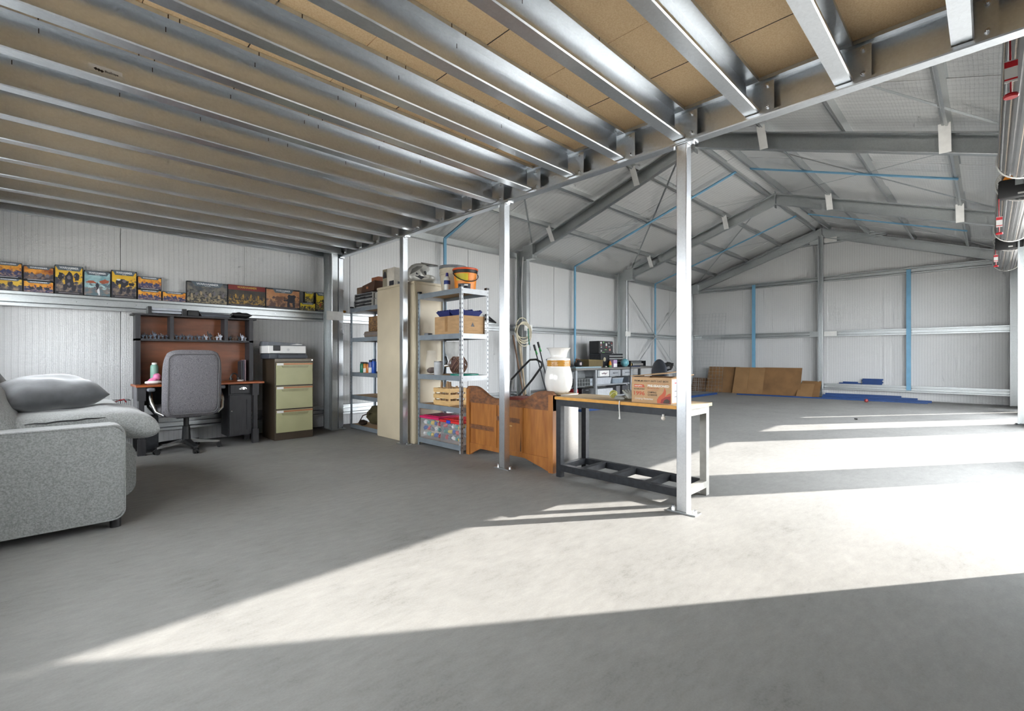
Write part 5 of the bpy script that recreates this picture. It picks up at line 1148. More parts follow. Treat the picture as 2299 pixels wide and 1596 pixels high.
part(B().ball((3.40, 2.22, tz + 0.033), 0.033, 20, 14), 'felt', mat('tennis_felt', (0.36, 0.35, 0.08), 0.95, 0, 0.25, 60, bump=0.3), t, 60)
sm2 = []
for i in range(40):
    a = 2 * PI * i / 40; d = Vector((math.cos(a) + 0.45 * math.cos(3 * a), math.sin(a) - 0.45 * math.sin(3 * a), 1.25 * math.sin(2 * a))).normalized() * 0.0332; d = Matrix.Rotation(0.9, 3, 'X') @ d
    sm2.append((3.40 + d.x, 2.22 + d.y, tz + 0.033 + d.z))
part(B().tube(sm2, 0.0014, 5, True), 'seam', PAPER, t)
t = thing('work_gloves', 'pair of grey work gloves beside the printed carton', 'gloves', (3.30, 2.04, tz))
GLV = mat('glove_grey', (0.36, 0.37, 0.34), 0.85, 0, 0.15, 25, bump=0.3, bscale=40)
for k, (x, y, rz, ry) in enumerate(((3.26, 2.07, 0.5, 0.0), (3.33, 2.01, 0.9, -0.35))):
    M = rotm(0, ry, rz, (0, 0, 0))
    b = B().pillow((x, y, tz + 0.018 + 0.018 * k), (0.11, 0.085, 0.032), 3, 0.5, 12, M=M)
    for j in range(4):
        c0 = Vector((x, y, tz + 0.018 + 0.018 * k)) + M.to_3x3() @ Vector((0.045, -0.03 + 0.02 * j, 0)); c1 = c0 + M.to_3x3() @ Vector((0.055 - 0.006 * abs(j - 1.5), 0.004 * (j - 1.5), 0.004)); b.tube([c0, (c0 + c1) / 2, c1], [0.010, 0.011, 0.008], 7)
    c0 = Vector((x, y, tz + 0.018 + 0.018 * k)) + M.to_3x3() @ Vector((-0.01, -0.035, 0)); c1 = c0 + M.to_3x3() @ Vector((0.03, -0.03, 0)); b.tube([c0, c1], [0.011, 0.008], 7)
    part(b, 'glove', GLV, t, 60)
# printed carton
cb = thing('printed_carton', 'brown printed carton with red flame and open lid on the bench', 'box', (3.36, 1.80, tz))
r = cb.location; x0, x1, y0, y1, hh = 3.225, 3.50, 1.617, 1.940, 0.192
CARDL = mat('carton_kraft', (0.50, 0.315, 0.165), 0.75, 0, 0.06, 14, stretch=(1, 1, 4))
b = B().box(x0, x0 + 0.004, y0, y1, tz, tz + hh).box(x1 - 0.004, x1, y0, y1, tz, tz + hh).box(x0 + 0.004, x1 - 0.004, y0, y0 + 0.004, tz, tz + hh).box(x0 + 0.004, x1 - 0.004, y1 - 0.004, y1, tz, tz + hh).box(x0 + 0.004, x1 - 0.004, y0 + 0.004, y1 - 0.004, tz, tz + 0.004)
part(b, 'carton', CARDL, cb, 0)
part(B().hexa([(x0 - 0.01, y1 + 0.006, tz + hh + 0.004), (x1, y1 + 0.006, tz + hh + 0.006), (x1, y0 + 0.03, tz + hh + 0.045), (x0 - 0.01, y0 + 0.03, tz + hh + 0.030), (x0 - 0.01, y1 + 0.006, tz + hh + 0.008), (x1, y1 + 0.006, tz + hh + 0.010), (x1, y0 + 0.03, tz + hh + 0.049), (x0 - 0.01, y0 + 0.03, tz + hh + 0.034)]), 'flap', CARDL, cb, 0)
part(B().hexa([(x0, y0, tz + hh), (x1, y0, tz + hh), (x1, y0 - 0.004, tz + hh), (x0, y0 - 0.004, tz + hh), (x0 + 0.01, y0 - 0.05, tz + hh + 0.018), (x1 - 0.01, y0 - 0.05, tz + hh + 0.018), (x1 - 0.01, y0 - 0.05, tz + hh + 0.022), (x0 + 0.01, y0 - 0.05, tz + hh + 0.022)]), 'flap', CARDL, cb, 0)
part(B().box(x0 + 0.01, x1 - 0.01, y0 - 0.0012, y0 - 0.0002, tz + 0.01, tz + hh - 0.01), 'side_print', PAPER, cb, 0)
for zz in (0.05, 0.09, 0.15): part(B().box(x0 + 0.05, x1 - 0.05, y0 - 0.0022, y0 - 0.0012, tz + zz, tz + zz + 0.008), 'side_print_line', REDP if zz > 0.1 else GREYP, cb, 0)
PRB = plain('print_dark_brown', (0.055, 0.03, 0.015)); PRR = plain('print_orange_red', (0.52, 0.09, 0.03)); PRD = plain('print_deep_red', (0.30, 0.025, 0.02)); W_ = plain('print_white', (0.82, 0.80, 0.74))
xf = x0 - 0.0008
def pos(fy, fz): return (xf - r.x, y1 - fy * (y1 - y0) - r.y, fz * hh)
Wd = y1 - y0
letter('PREMIUM HEAVY DUTY CAST IRON', PRB, cb, pos(0.50, 0.855), Wd * 0.86, 0.0135, FACE_U, 0.01)
part(B().prism([(y1 - 0.065 * Wd, tz + 0.71 * hh), (y1 - 0.065 * Wd, tz + 0.60 * hh), (y1 - 0.345 * Wd, tz + 0.60 * hh), (y1 - 0.315 * Wd, tz + 0.71 * hh)], 'x', xf - 0.0005, xf), 'red_badge', PRR, cb, 0)
letter('campfire', W_, cb, (pos(0.18, 0.655)[0] - 0.001, *pos(0.18, 0.655)[1:]), Wd * 0.20, 0.012, FACE_U, 0.03)
letter('PRE-SEASONED', W_, cb, pos(0.685, 0.675), Wd * 0.53, 0.0165, FACE_U, 0.03)
letter('Ready to Use', PRR, cb, pos(0.56, 0.575), Wd * 0.30, 0.012, FACE_U, 0.0, 0.3)
letter('ESTABLISHED', PRB, cb, pos(0.20, 0.535), Wd * 0.28, 0.011, FACE_U, 0.01)
letter('1996', PRR, cb, pos(0.20, 0.365), Wd * 0.28, 0.031, FACE_U, 0.02)
letter('CAMPING', PRB, cb, pos(0.53, 0.42), Wd * 0.22, 0.0135, FACE_U, 0.01)
letter('COOKWARE', PRB, cb, pos(0.54, 0.32), Wd * 0.24, 0.0135, FACE_U, 0.01)
letter('Camping Favourites', W_, cb, pos(0.32, 0.15), Wd * 0.47, 0.020, FACE_U, 0.0, 0.35)
part(B().box(xf - 0.0004, xf, y1 - 0.68 * Wd, y1 - 0.39 * Wd, tz + 0.495 * hh, tz + 0.502 * hh).box(xf - 0.0004, xf, y1 - 0.95 * Wd, y1 - 0.39 * Wd, tz + 0.76 * hh, tz + 0.766 * hh), 'rule', PRR, cb, 0)
fl = [(0.66, 0.02), (0.655, 0.14), (0.70, 0.27), (0.78, 0.38), (0.82, 0.48), (0.84, 0.62), (0.875, 0.50), (0.872, 0.40), (0.85, 0.28), (0.93, 0.39), (0.985, 0.42), (0.985, 0.02)]
part(B().prism([(y1 - a * Wd, tz + c * hh) for a, c in fl], 'x', xf - 0.0005, xf), 'flame', PRR, cb, 0)
part(B().prism([(y1 - a * Wd, tz + c * hh) for a, c in ((0.74, 0.02), (0.76, 0.16), (0.86, 0.27), (0.985, 0.31), (0.985, 0.02))], 'x', xf - 0.0010, xf - 0.0005), 'flame_core', PRD, cb, 0)
part(B().prism([(y1 - a * Wd, tz + c * hh) for a, c in ((0.80, 0.03), (0.84, 0.16), (0.90, 0.20), (0.97, 0.15), (0.96, 0.03))], 'x', xf - 0.0014, xf - 0.0010), 'printed_coals', PRB, cb, 0)
t = thing('pull_cord', 'white cord hanging over the front edge of the bench', 'cord', (3.16, 2.01, 0.56))
part(B().tube([(3.24, 2.02, tz + 0.006), (3.165, 2.012, tz + 0.004), (3.160, 2.012, bh - 0.03), (3.161, 2.008, 0.585)], 0.004, 6), 'cord', PAPER, t)
part(B().lathe([(0, 0), (0.008, 0.002), (0.006, 0.02), (0, 0.022)], (3.161, 2.008, 0.565), 10), 'toggle', PAPER, t)
t = thing('light_bulb', 'clear round bulb hanging under the bench front rail', 'bulb', (3.175, 1.66, 0.60))
part(B().ball((3.178, 1.655, 0.604), 0.016, 14, 10), 'glass', plain('bulb_cream', (0.75, 0.70, 0.62), 0.2), t, 60)
part(B().cyl((3.178, 1.655, 0.616), (3.178, 1.655, 0.632), 0.008, seg=10), 'socket', PAPER, t)
# ---------------------------------------------------------------- tools along the left wall
t = thing('hand_trolley', 'black folding hand trolley with looped handle behind the bed end', 'trolley', (4.55, 4.45, 0))
part(B().tube([(4.40, 4.60, 0.05), (4.52, 4.62, 0.45), (4.56, 4.61, 0.735), (4.56, 4.40, 0.905), (4.57, 4.30, 0.985), (4.57, 4.27, 1.005), (4.56, 4.15, 1.01), (4.56, 4.06, 0.97), (4.55, 4.045, 0.925), (4.54, 4.20, 0.75), (4.48, 4.42, 0.50), (4.40, 4.52, 0.06)], 0.014, 8), 'handle_tube', BLACK, t)
for y in (4.66, 4.46): part(B().cyl((4.30, y - 0.02, 0.08), (4.30, y + 0.02, 0.08), 0.08, seg=20), 'wheel', BLACK, t)
part(B().box(4.12, 4.30, 4.32, 4.74, 0.02, 0.035), 'toe_plate', BLACKM, t, 0)
WOODH = plain('handle_wood', (0.17, 0.10, 0.06), 0.7); TANH = plain('handle_tan', (0.40, 0.32, 0.22), 0.7)
def pole(name, lab, p0, p1, r_, m_, head, cat='tool', hm_=None):
    t = thing(name, lab, cat, (p0[0], p0[1], 0), 0, 'garden tools along the wall')
    part(B().tube([p0, ((p0[0] + p1[0]) / 2, (p0[1] + p1[1]) / 2, (p0[2] + p1[2]) / 2), p1], r_, 8), 'shaft', m_, t)
    if head: part(head, 'head', hm_ or BLACKM, t, 0)
    return t
pole('rake', 'dark wooden rake handle leaning left of the hose coil', (6.52, 6.20, 0.05), (6.44, 6.47, 1.46), 0.017, WOODH, B().box(6.26, 6.60, 6.12, 6.20, 0.0, 0.05))
pole('shovel', 'tan wooden shovel handle leaning under the hose coil', (6.62, 6.30, 0.30), (6.58, 6.49, 1.50), 0.017, TANH, B().prism([(6.50, 0.0), (6.70, 0.0), (6.70, 0.25), (6.62, 0.32), (6.50, 0.25)], 'y', 6.28, 6.295))
pole('hoe', 'pale wooden hoe handle beside the wall column', (6.74, 6.40, 0.02), (6.68, 6.51, 1.40), 0.015, TANH, B().box(6.66, 6.80, 6.36, 6.45, 0.0, 0.02))
pole('broom', 'thin dark broom stick leaning on the long wall', (6.36, 6.45, 0.10), (6.44, 6.80, 1.30), 0.011, GREYP, B().box(6.24, 6.48, 6.42, 6.50, 0.0, 0.12))
GRN = plain('grip_green', (0.05, 0.32, 0.08))
for k, (x, h, lb) in enumerate(((7.20, 1.29, 'shorter black and green long-handled lopper against the wall'), (7.32, 1.35, 'taller black and green long-handled lopper against the wall'))):
    t = thing('long_lopper', lb, 'tool', (x + 0.12, 6.3, 0), 0, 'garden tools along the wall')
    part(B().tube([(x + 0.16, 6.30, 0.02), (x + 0.08, 6.45, 0.6), (x, 6.62, h)], 0.013, 8), 'shaft', BLACKM, t)
    part(B().tube([(x, 6.62, h), (x + 0.015, 6.59, h - 0.12)], 0.022, 8), 'grip', BLACK, t)
    part(B().tube([(x + 0.017, 6.588, h - 0.12), (x + 0.03, 6.56, h - 0.2)], 0.018, 8), 'grip_band', GRN, t)
hz = thing('hose_coil', 'coil of cream garden hose hanging from the wall rail', 'hose', (6.70, 6.40, 1.25))
CREAM = plain('hose_cream', (0.62, 0.56, 0.42), 0.5)
for k in range(5):
    rx = 0.21 - 0.02 * (k % 3); rz_ = 0.24 - 0.035 * (k % 4); pts = []
    for i in range(26):
        a = 2 * PI * i / 26; pts.append((6.70 + rx * math.cos(a) * (1 + 0.06 * math.sin(2 * a + k)), 6.42 + 0.012 * k, 1.49 + 0.02 * k + rz_ * math.sin(a)))
    part(B().tube(pts, 0.010, 6, True), 'loop', CREAM, hz)
part(B().tube([(6.62, 6.44, 1.28), (6.60, 6.42, 0.9), (6.63, 6.40, 0.75)], 0.010, 6), 'tail', CREAM, hz)
t = thing('pruning_shears', 'green-handled shears hanging in the hose coil', 'tool', (6.80, 6.40, 1.2))
part(B().tube([(6.79, 6.40, 1.60), (6.80, 6.40, 1.45), (6.83, 6.40, 1.28)], 0.014, 6), 'handle', plain('shear_green', (0.02, 0.16, 0.10)), t)
part(B().bar((6.83, 6.40, 1.29), (6.86, 6.40, 1.17), 0.03, 0.006), 'blade', BOLT, t, 0)
ml = thing('line_trimmer', 'black petrol line trimmer standing by the wall column', 'tool', (7.25, 6.0, 0))
part(B().box(7.10, 7.34, 5.90, 6.10, 0.14, 0.40, 0.04, 3), 'engine', BLACK, ml, 40)
part(B().tube([(7.16, 5.98, 0.40), (7.10, 6.05, 0.66), (7.0, 6.10, 1.0)], 0.016, 8), 'boom', GREYP, ml)
part(B().tube([(7.05, 5.92, 0.36), (7.08, 5.92, 0.62), (7.26, 5.94, 0.66), (7.34, 5.95, 0.45), (7.42, 5.95, 0.02)], 0.013, 8), 'loop_handle', BLACK, ml)
part(B().ball((7.16, 5.89, 0.33), 0.05, 12, 8), 'air_filter', CHROME, ml, 60)
for x, y in ((7.12, 5.92), (7.32, 6.08)): part(B().cyl((x, y - 0.03, 0.075), (x, y + 0.03, 0.075), 0.075, seg=16), 'wheel', BLACK, ml)
part(B().box(7.10, 7.34, 5.92, 6.08, 0.06, 0.15), 'base', BLACKM, ml, 0)
t = thing('hand_saw_pair', 'pair of black folding handles resting on the wall rail', 'tool', (6.26, 6.88, 1.704))
for z0, z1 in ((1.86, 1.72), (1.775, 1.716)): part(B().tube([(6.10, 6.88, z0), (6.22, 6.885, (z0 + z1) / 2 + 0.01), (6.37, 6.88, z1)], [0.022, 0.018, 0.012], 8), 'handle', BLACK, t)
t = thing('storage_crate', 'dark crate with a dull red tin seen over the bed end', 'crate', (3.75, 3.61, 0))
part(B().box(3.62, 3.90, 3.42, 3.80, 0.0, 0.56, 0.004), 'crate', plain('crate_dark', (0.05, 0.04, 0.04)), t, 0)
part(B().box(3.64, 3.88, 3.46, 3.74, 0.56, 0.605, 0.006), 'tin', plain('tin_red', (0.20, 0.045, 0.035), 0.5), t, 0)
# grey steel cabinet under the big vase
t = thing('metal_cabinet', 'low galvanised cabinet under the white vase', 'cabinet', (3.50, 2.90, 0))
part(B().box(3.36, 3.62, 2.755, 3.10, 0.0, 0.698), 'body', galv_mat('cabinet_zinc', (0.34, 0.33, 0.32), 0.30, 0.1), t, 0)
part(B().box(3.355, 3.625, 2.750, 3.105, 0.698, 0.700), 'top', BTOP, t, 0)

# ---------------------------------------------------------------- far work bench with tools
fb = thing('tool_bench', 'long grey steel tool bench against the long wall', 'bench', (9.3, 6.32, 0))
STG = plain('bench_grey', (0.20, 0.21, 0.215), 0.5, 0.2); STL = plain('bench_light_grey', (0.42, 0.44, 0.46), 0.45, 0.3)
FU0, FU1, FV0, FV1, FZ = 7.78, 11.35, 5.98, 6.62, 0.80
part(B().box(FU0, FU1, FV0, FV1, FZ - 0.045, FZ, 0.003), 'worktop', plain('bench_steel', (0.26, 0.25, 0.235), 0.4, 0.5), fb, 0)
for x in (FU0 + 0.02, 8.50, 9.9, FU1 - 0.07):
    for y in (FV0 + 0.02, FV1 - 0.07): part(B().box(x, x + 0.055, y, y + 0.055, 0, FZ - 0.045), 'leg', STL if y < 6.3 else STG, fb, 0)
part(B().box(FU0 + 0.03, 8.50, FV0 + 0.30, FV0 + 0.31, 0.30, FZ - 0.05), 'back_panel', STG, fb, 0)
for k in range(3):
    x = 8.57 + 0.46 * k + (0.0 if k < 2 else 0.05)
    dr_ = part(B().box(x, x + 0.43, FV0 + 0.005, FV0 + 0.40, 0.60, FZ - 0.055, 0.003), 'drawer', STL, fb, 0)
    part(B().box(x + 0.12, x + 0.31, FV0 - 0.008, FV0 + 0.005, 0.665, 0.685), 'handle', GREYP, dr_, 0)
for z in (0.14, 0.40): part(B().box(8.55, FU1 - 0.02, FV0 + 0.04, FV1 - 0.04, z, z + 0.03), 'lower_shelf', STL, fb, 0)
part(B().box(FU0 + 0.04, 8.50, FV0 + 0.04, FV1 - 0.04, 0.20, 0.23), 'lower_shelf', STG, fb, 0)
part(B().box(8.62, 8.98, FV0 - 0.006, FV0 + 0.004, 0.615, 0.735), 'poster', PAPER, fb, 0)
part(B().tube([(8.72, FV0 - 0.008, 0.66), (8.78, FV0 - 0.008, 0.70), (8.82, FV0 - 0.008, 0.65), (8.90, FV0 - 0.008, 0.69)], 0.006, 5), 'poster_print', plain('poster_mauve', (0.45, 0.25, 0.28)), fb)
org = thing('parts_organiser', 'black small-parts organiser under the tool bench', 'organiser', (8.14, 6.02, 0.42))
ox0, ox1, oz0, oz1 = 7.87, 8.44, 0.415, 0.575
part(B().box(ox0, ox1, 6.06, 6.20, oz0, oz1), 'case', plain('organiser_dark', (0.06, 0.065, 0.065)), org, 0)
for i in range(7):
    x = ox0 + (ox1 - ox0) * i / 6 - 0.006
    if i < 7: part(B().box(x, x + 0.012, 6.035, 6.06, oz0, oz1), 'rib', plain('organiser_rib', (0.20, 0.21, 0.21)), org, 0)
for z in (oz0, (oz0 + oz1) / 2 - 0.005, oz1 - 0.01): part(B().box(ox0 + 0.007, ox1 - 0.007, 6.036, 6.06, z, z + 0.01), 'rib', MATS['organiser_rib'], org, 0)
for z in (oz0 + 0.012, oz0 + 0.09): part(B().box(8.345, 8.43, 6.04, 6.06, z, z + 0.062), 'bin_front', plain('bin_blue_grey', (0.32, 0.36, 0.40)), org, 0)
t = thing('fuel_can', 'small red fuel can on the low shelf of the tool bench', 'can', (7.95, 6.15, 0.2305))
part(B().box(7.88, 8.02, 6.10, 6.24, 0.2305, 0.36, 0.015), 'body', REDP, t, 0); part(B().cyl((7.95, 6.17, 0.36), (7.95, 6.17, 0.395), 0.02), 'cap', BLACK, t)
t = thing('drill_case', 'black drill case on the low shelf of the tool bench', 'case', (8.25, 6.2, 0.2305))
part(B().box(8.10, 8.36, 6.06, 6.26, 0.2305, 0.37, 0.02), 'shell', BLACK, t, 0); part(B().tube([(8.18, 6.06, 0.32), (8.18, 6.03, 0.33), (8.28, 6.03, 0.33), (8.28, 6.06, 0.32)], 0.008, 6), 'handle', GREYP, t)
for k, (x, w, h, c_, lb) in enumerate(((8.62, 0.55, 0.165, (0.55, 0.58, 0.62), 'long pale plastic tub on the middle shelf of the tool bench'), (9.22, 0.45, 0.14, (0.30, 0.36, 0.42), 'blue-grey plastic tub on the middle shelf of the tool bench'), (9.98, 0.40, 0.15, (0.40, 0.44, 0.50), 'grey tub at the end of the middle bench shelf'))):
    t = thing('parts_tub', lb, 'tub', (x + w / 2, 6.2, 0.4305))
    part(B().hexa([(x + 0.02, 6.06, 0.4305), (x + w - 0.02, 6.06, 0.4305), (x + w - 0.02, 6.4, 0.4305), (x + 0.02, 6.4, 0.4305), (x, 6.04, 0.4305 + h - 0.03), (x + w, 6.04, 0.4305 + h - 0.03), (x + w, 6.42, 0.4305 + h - 0.03), (x, 6.42, 0.4305 + h - 0.03)]), 'body', plain('tub_col%d' % k, c_), t, 0)
    part(B().box(x - 0.008, x + w + 0.008, 6.035, 6.425, 0.4305 + h - 0.03, 0.4305 + h - 0.015), 'rim', plain('tub_rim', (0.5, 0.52, 0.55)), t, 0)
for k, (x, w, h, c_, lb) in enumerate(((8.66, 0.60, 0.16, (0.62, 0.64, 0.66), 'long white carton on the bottom shelf of the tool bench'), (9.40, 0.16, 0.20, (0.16, 0.16, 0.17), 'dark grey box on the bottom shelf of the tool bench'), (9.66, 0.22, 0.20, (0.08, 0.08, 0.085), 'black box on the bottom shelf of the tool bench'))):
    solo(B().box(x, x + w, 6.06, 6.36, 0.1705, 0.1705 + h, 0.004), 'shelf_box', plain('sbox%d' % k, c_), lb, 'box', (x + w / 2, 6.2, 0.1705), smooth=0)
# on top of the tool bench
tb = FZ + 0.0006
ck = thing('tool_chest', 'black tool chest with silver drawer fronts on the tool bench', 'tool chest', (9.5, 6.38, tb))
part(B().box(9.02, 9.93, 6.22, 6.55, tb, tb + 0.315, 0.004), 'body', BLACKM, ck, 0)
for z in (0.015, 0.085, 0.15, 0.215):
    d_ = part(B().box(9.32, 9.91, 6.208, 6.22, tb + z, tb + z + 0.058), 'drawer', BLACK, ck, 0); part(B().box(9.33, 9.90, 6.200, 6.208, tb + z + 0.032, tb + z + 0.054), 'pull_strip', CHROME, d_, 0)
part(B().ball((9.16, 6.216, tb + 0.18), 0.05, 12, 8, (1, 0.15, 1)), 'sticker', plain('sticker_tan', (0.40, 0.36, 0.25)), ck, 60)
fr = thing('mini_fridge', 'black box fridge covered in stickers on the tool chest', 'fridge', (9.2, 6.40, tb + 0.316))
fz = tb + 0.316
part(B().box(8.86 + 0.17, 9.58, 6.28, 6.56, fz, fz + 0.29, 0.012), 'cabinet', BLACK, fr, 0)
dr_ = part(B().box(9.04, 9.575, 6.262, 6.28, fz + 0.006, fz + 0.284, 0.006), 'door', plain('fridge_door', (0.03, 0.03, 0.032)), fr, 0)
random.seed(33); stc = [PAPER, plain('stk_green', (0.20, 0.55, 0.15)), plain('stk_rose', (0.55, 0.22, 0.20)), plain('stk_grey', (0.35, 0.35, 0.34)), PAPER, plain('stk_red', (0.40, 0.03, 0.03))]
for k, (fx, fzz, sx, sz) in enumerate(((0.08, 0.86, 0.05, 0.04), (0.27, 0.90, 0.035, 0.03), (0.08, 0.68, 0.05, 0.025), (0.10, 0.50, 0.05, 0.03), (0.48, 0.72, 0.05, 0.06), (0.48, 0.50, 0.03, 0.03), (0.70, 0.55, 0.07, 0.012), (0.42, 0.30, 0.08, 0.010), (0.75, 0.30, 0.055, 0.045), (0.10, 0.20, 0.05, 0.04), (0.68, 0.86, 0.04, 0.015), (0.88, 0.84, 0.03, 0.02), (0.90, 0.68, 0.02, 0.03), (0.26, 0.08, 0.10, 0.012))):
    cx = 9.04 + 0.535 * fx; cz = fz + 0.006 + 0.278 * fzz
    cx = min(max(cx, 9.05 + sx * 0.5), 9.565 - sx * 0.5)
    part(B().box(cx - sx / 2, cx + sx / 2, 6.2605, 6.262, cz - sz / 2, cz + sz / 2), 'sticker', stc[k % 6], dr_, 0)
cb_ = part(B().tube([(9.58, 6.40, fz + 0.16), (9.66, 6.38, fz + 0.10), (9.72, 6.36, fz + 0.02), (9.74, 6.36, fz + 0.008)], 0.008, 6), 'power_cord', BLACK, fr)
t = thing('ammunition_box', 'olive brown wooden ammunition box on the tool bench', 'box', (8.72, 6.28, tb))
AMO = plain('ammo_olive', (0.13, 0.095, 0.04), 0.7)
part(B().box(8.45, 8.98, 6.14, 6.42, tb, tb + 0.15, 0.004), 'body', AMO, t, 0)
part(B().hexa([(8.43, 6.13, tb + 0.15), (9.0, 6.13, tb + 0.15), (9.0, 6.43, tb + 0.15), (8.43, 6.43, tb + 0.15), (8.43, 6.13, tb + 0.185), (9.0, 6.13, tb + 0.165), (9.0, 6.43, tb + 0.165), (8.43, 6.43, tb + 0.185)]), 'lid', plain('ammo_lid', (0.17, 0.125, 0.05), 0.7), t, 0)
t = thing('welding_mask', 'black welding mask lying at the near end of the tool bench', 'mask', (8.22, 6.25, tb))
part(B().ball((8.22, 6.25, tb + 0.085), 0.10, 16, 12, (1.15, 0.9, 0.85), 0.12, 3), 'shell', BLACK, t, 60)
part(B().box(8.12, 8.18, 6.13, 6.16, tb + 0.06, tb + 0.12, 0.004), 'lens', plain('lens_mauve', (0.45, 0.38, 0.38), 0.2), t, 0)
part(B().tube([(8.10, 6.22, tb + 0.12), (8.12, 6.24, tb + 0.19), (8.30, 6.28, tb + 0.18)], 0.014, 6), 'headband', plain('strap_brown', (0.12, 0.06, 0.03)), t)
t = thing('steel_tray', 'flat pale blue metal strip along the front of the tool bench', 'strip', (8.3, 6.05, tb))
part(B().box(7.80, 8.72, 6.0, 6.10, tb, tb + 0.03, 0.004), 'strip', plain('strip_blue', (0.28, 0.38, 0.44)), t, 0)
t = thing('spray_carton', 'violet and white carton on the tool bench', 'box', (9.32, 6.10, tb))
part(B().box(9.27, 9.42, 6.05, 6.15, tb, tb + 0.17, 0.002), 'carton', plain('violet_pale', (0.42, 0.30, 0.48)), t, 0)
part(B().box(9.28, 9.41, 6.047, 6.05, tb + 0.005, tb + 0.085), 'label', PAPER, t, 0)
t = thing('glue_bottle', 'orange bottle with green base beside the violet carton', 'bottle', (9.19, 6.09, tb))
part(B().lathe([(0, 0), (0.032, 0), (0.034, 0.05), (0.032, 0.10), (0.014, 0.13), (0.012, 0.15), (0, 0.15)], (9.19, 6.09, tb), 14), 'body', plain('bottle_orange', (0.68, 0.26, 0.02)), t)
part(B().lathe([(0.0345, 0.002), (0.0352, 0.004), (0.0352, 0.045), (0.0345, 0.047)], (9.19, 6.09, tb), 14), 'base_band', plain('band_green', (0.06, 0.25, 0.08)), t)
solo(B().ball((8.98, 6.06, tb + 0.02), 0.022, 10, 8, (1.6, 1, 0.85), 0.3, 20), 'cloth_rag', plain('rag_pale', (0.45, 0.45, 0.36)), 'small pale rag on the front edge of the tool bench', 'rag', (8.98, 6.06, tb), smooth=60)
t = thing('play_ball', 'teal ball with pale streaks on the tool bench', 'ball', (9.80, 6.085, tb))
part(B().ball((9.80, 6.085, tb + 0.098), 0.098, 24, 16), 'skin', mat('ball_teal', (0.05, 0.27, 0.33), 0.4, 0, 0, 5, stretch=(1, 3, 1), col2=(0.30, 0.50, 0.52)), t, 60)
part(B().tube([(9.80 + 0.0985 * math.cos(a_) * 0.9, 6.085 - 0.0985 * 0.43, tb + 0.098 + 0.0985 * math.sin(a_) * 0.9) for a_ in [0.2 * i for i in range(10)]], 0.003, 5), 'seam', PAPER, t)
t = thing('parts_rack', 'long dark open parts rack at the far end of the tool bench', 'rack', (11.0, 6.46, tb))
b = B(); part(B().box(10.56, 11.30, 6.50, 6.51, tb, tb + 0.14), 'back', STG, t, 0)
for z in (0.0, 0.125): part(B().box(10.56, 11.30, 6.38, 6.50, tb + z, tb + z + 0.012), 'shelf', BLACKM, t, 0)
for x in (10.56, 11.288): part(B().box(x, x + 0.012, 6.38, 6.50, tb + 0.012, tb + 0.125), 'end', BLACKM, t, 0)
solo(B().box(10.70, 11.20, 6.40, 6.48, tb + 0.0125, tb + 0.07, 0.004), 'silver_level', CHROME, 'silver box level lying in the parts rack', 'level', (10.95, 6.44, tb + 0.0125), smooth=0)
solo(B().lathe([(0, 0), (0.03, 0), (0.032, 0.03), (0.02, 0.06), (0.024, 0.08), (0, 0.085)], (10.63, 6.43, tb + 0.0125), 12), 'brass_valve', plain('brass', (0.42, 0.28, 0.09), 0.35, 0.6), 'brass fitting at the end of the parts rack', 'fitting', (10.63, 6.43, tb + 0.0125))
solo(B().box(9.98, 10.40, 6.02, 6.10, tb, tb + 0.02, 0.004), 'pry_bar', plain('dark_blue_tool', (0.01, 0.02, 0.07)), 'dark blue bar lying on the bench beside the teal ball', 'tool', (10.19, 6.06, tb), smooth=0)
solo(B().tube([(9.86, 5.962, tb + 0.012), (9.84, 5.955, 0.6), (9.81, 5.95, 0.35), (9.80, 5.94, 0.02)], 0.010, 6).tube([(9.86, 5.962, tb + 0.012), (9.90, 5.99, tb + 0.0135), (9.94, 6.01, tb + 0.0135)], 0.010, 6), 'extension_lead', BLACK, 'black lead hanging down the front of the tool bench', 'cable', (9.80, 5.94, 0.0))
# black swivel chair and black sheeted machine
sc2 = thing('swivel_chair', 'black swivel chair with rounded backrest in front of the tool bench', 'chair', (9.02, 5.02, 0), math.radians(68))
def sp(b, n, m, sm=50, par=sc2): return part(b, n, m, par, sm, world=False)
sp(B().ball((0, -0.27, 0.70), 0.26, 22, 16, (0.92, 0.22, 1.12)), 'backrest', plain('chair_navy', (0.05, 0.055, 0.07), 0.5))
sp(B().pillow((0, 0.0, 0.46), (0.48, 0.46, 0.10), 5, 0.45, 14), 'seat', BLACK)
sp(B().cyl((0, 0, 0.10), (0, 0, 0.42), 0.03), 'gas_lift', BLACK)
for s in (-1, 1): sp(B().tube([(s * 0.20, -0.05, 0.44), (s * 0.30, -0.05, 0.50), (s * 0.30, 0.02, 0.62)], 0.014, 7), 'arm', BLACK); sp(B().box(s * 0.30 - 0.035, s * 0.30 + 0.035, -0.10, 0.16, 0.62, 0.655, 0.012), 'armrest', BLACK)
for k in range(5):
    a = 2 * PI * k / 5; sp(B().bar((0.02 * math.cos(a), 0.02 * math.sin(a), 0.10), (0.29 * math.cos(a), 0.29 * math.sin(a), 0.075), 0.04, 0.03), 'base_arm', BLACK, 0); sp(B().cyl((0.28 * math.cos(a) - 0.012 * math.sin(a), 0.28 * math.sin(a) + 0.012 * math.cos(a), 0.03), (0.28 * math.cos(a) + 0.012 * math.sin(a), 0.28 * math.sin(a) - 0.012 * math.cos(a), 0.03), 0.03, seg=12), 'caster', BLACK)
vm = thing('mitre_saw', 'black saw wrapped in a torn plastic bag on a folding stand', 'saw', (10.9, 5.6, 0))
part(B().ball((10.92, 5.60, 0.79), 0.17, 16, 11, (1.35, 0.8, 0.62), 0.35, 4.5, rotm(0, -0.25, 0)), 'bagged_head', BLACK, vm, 25)
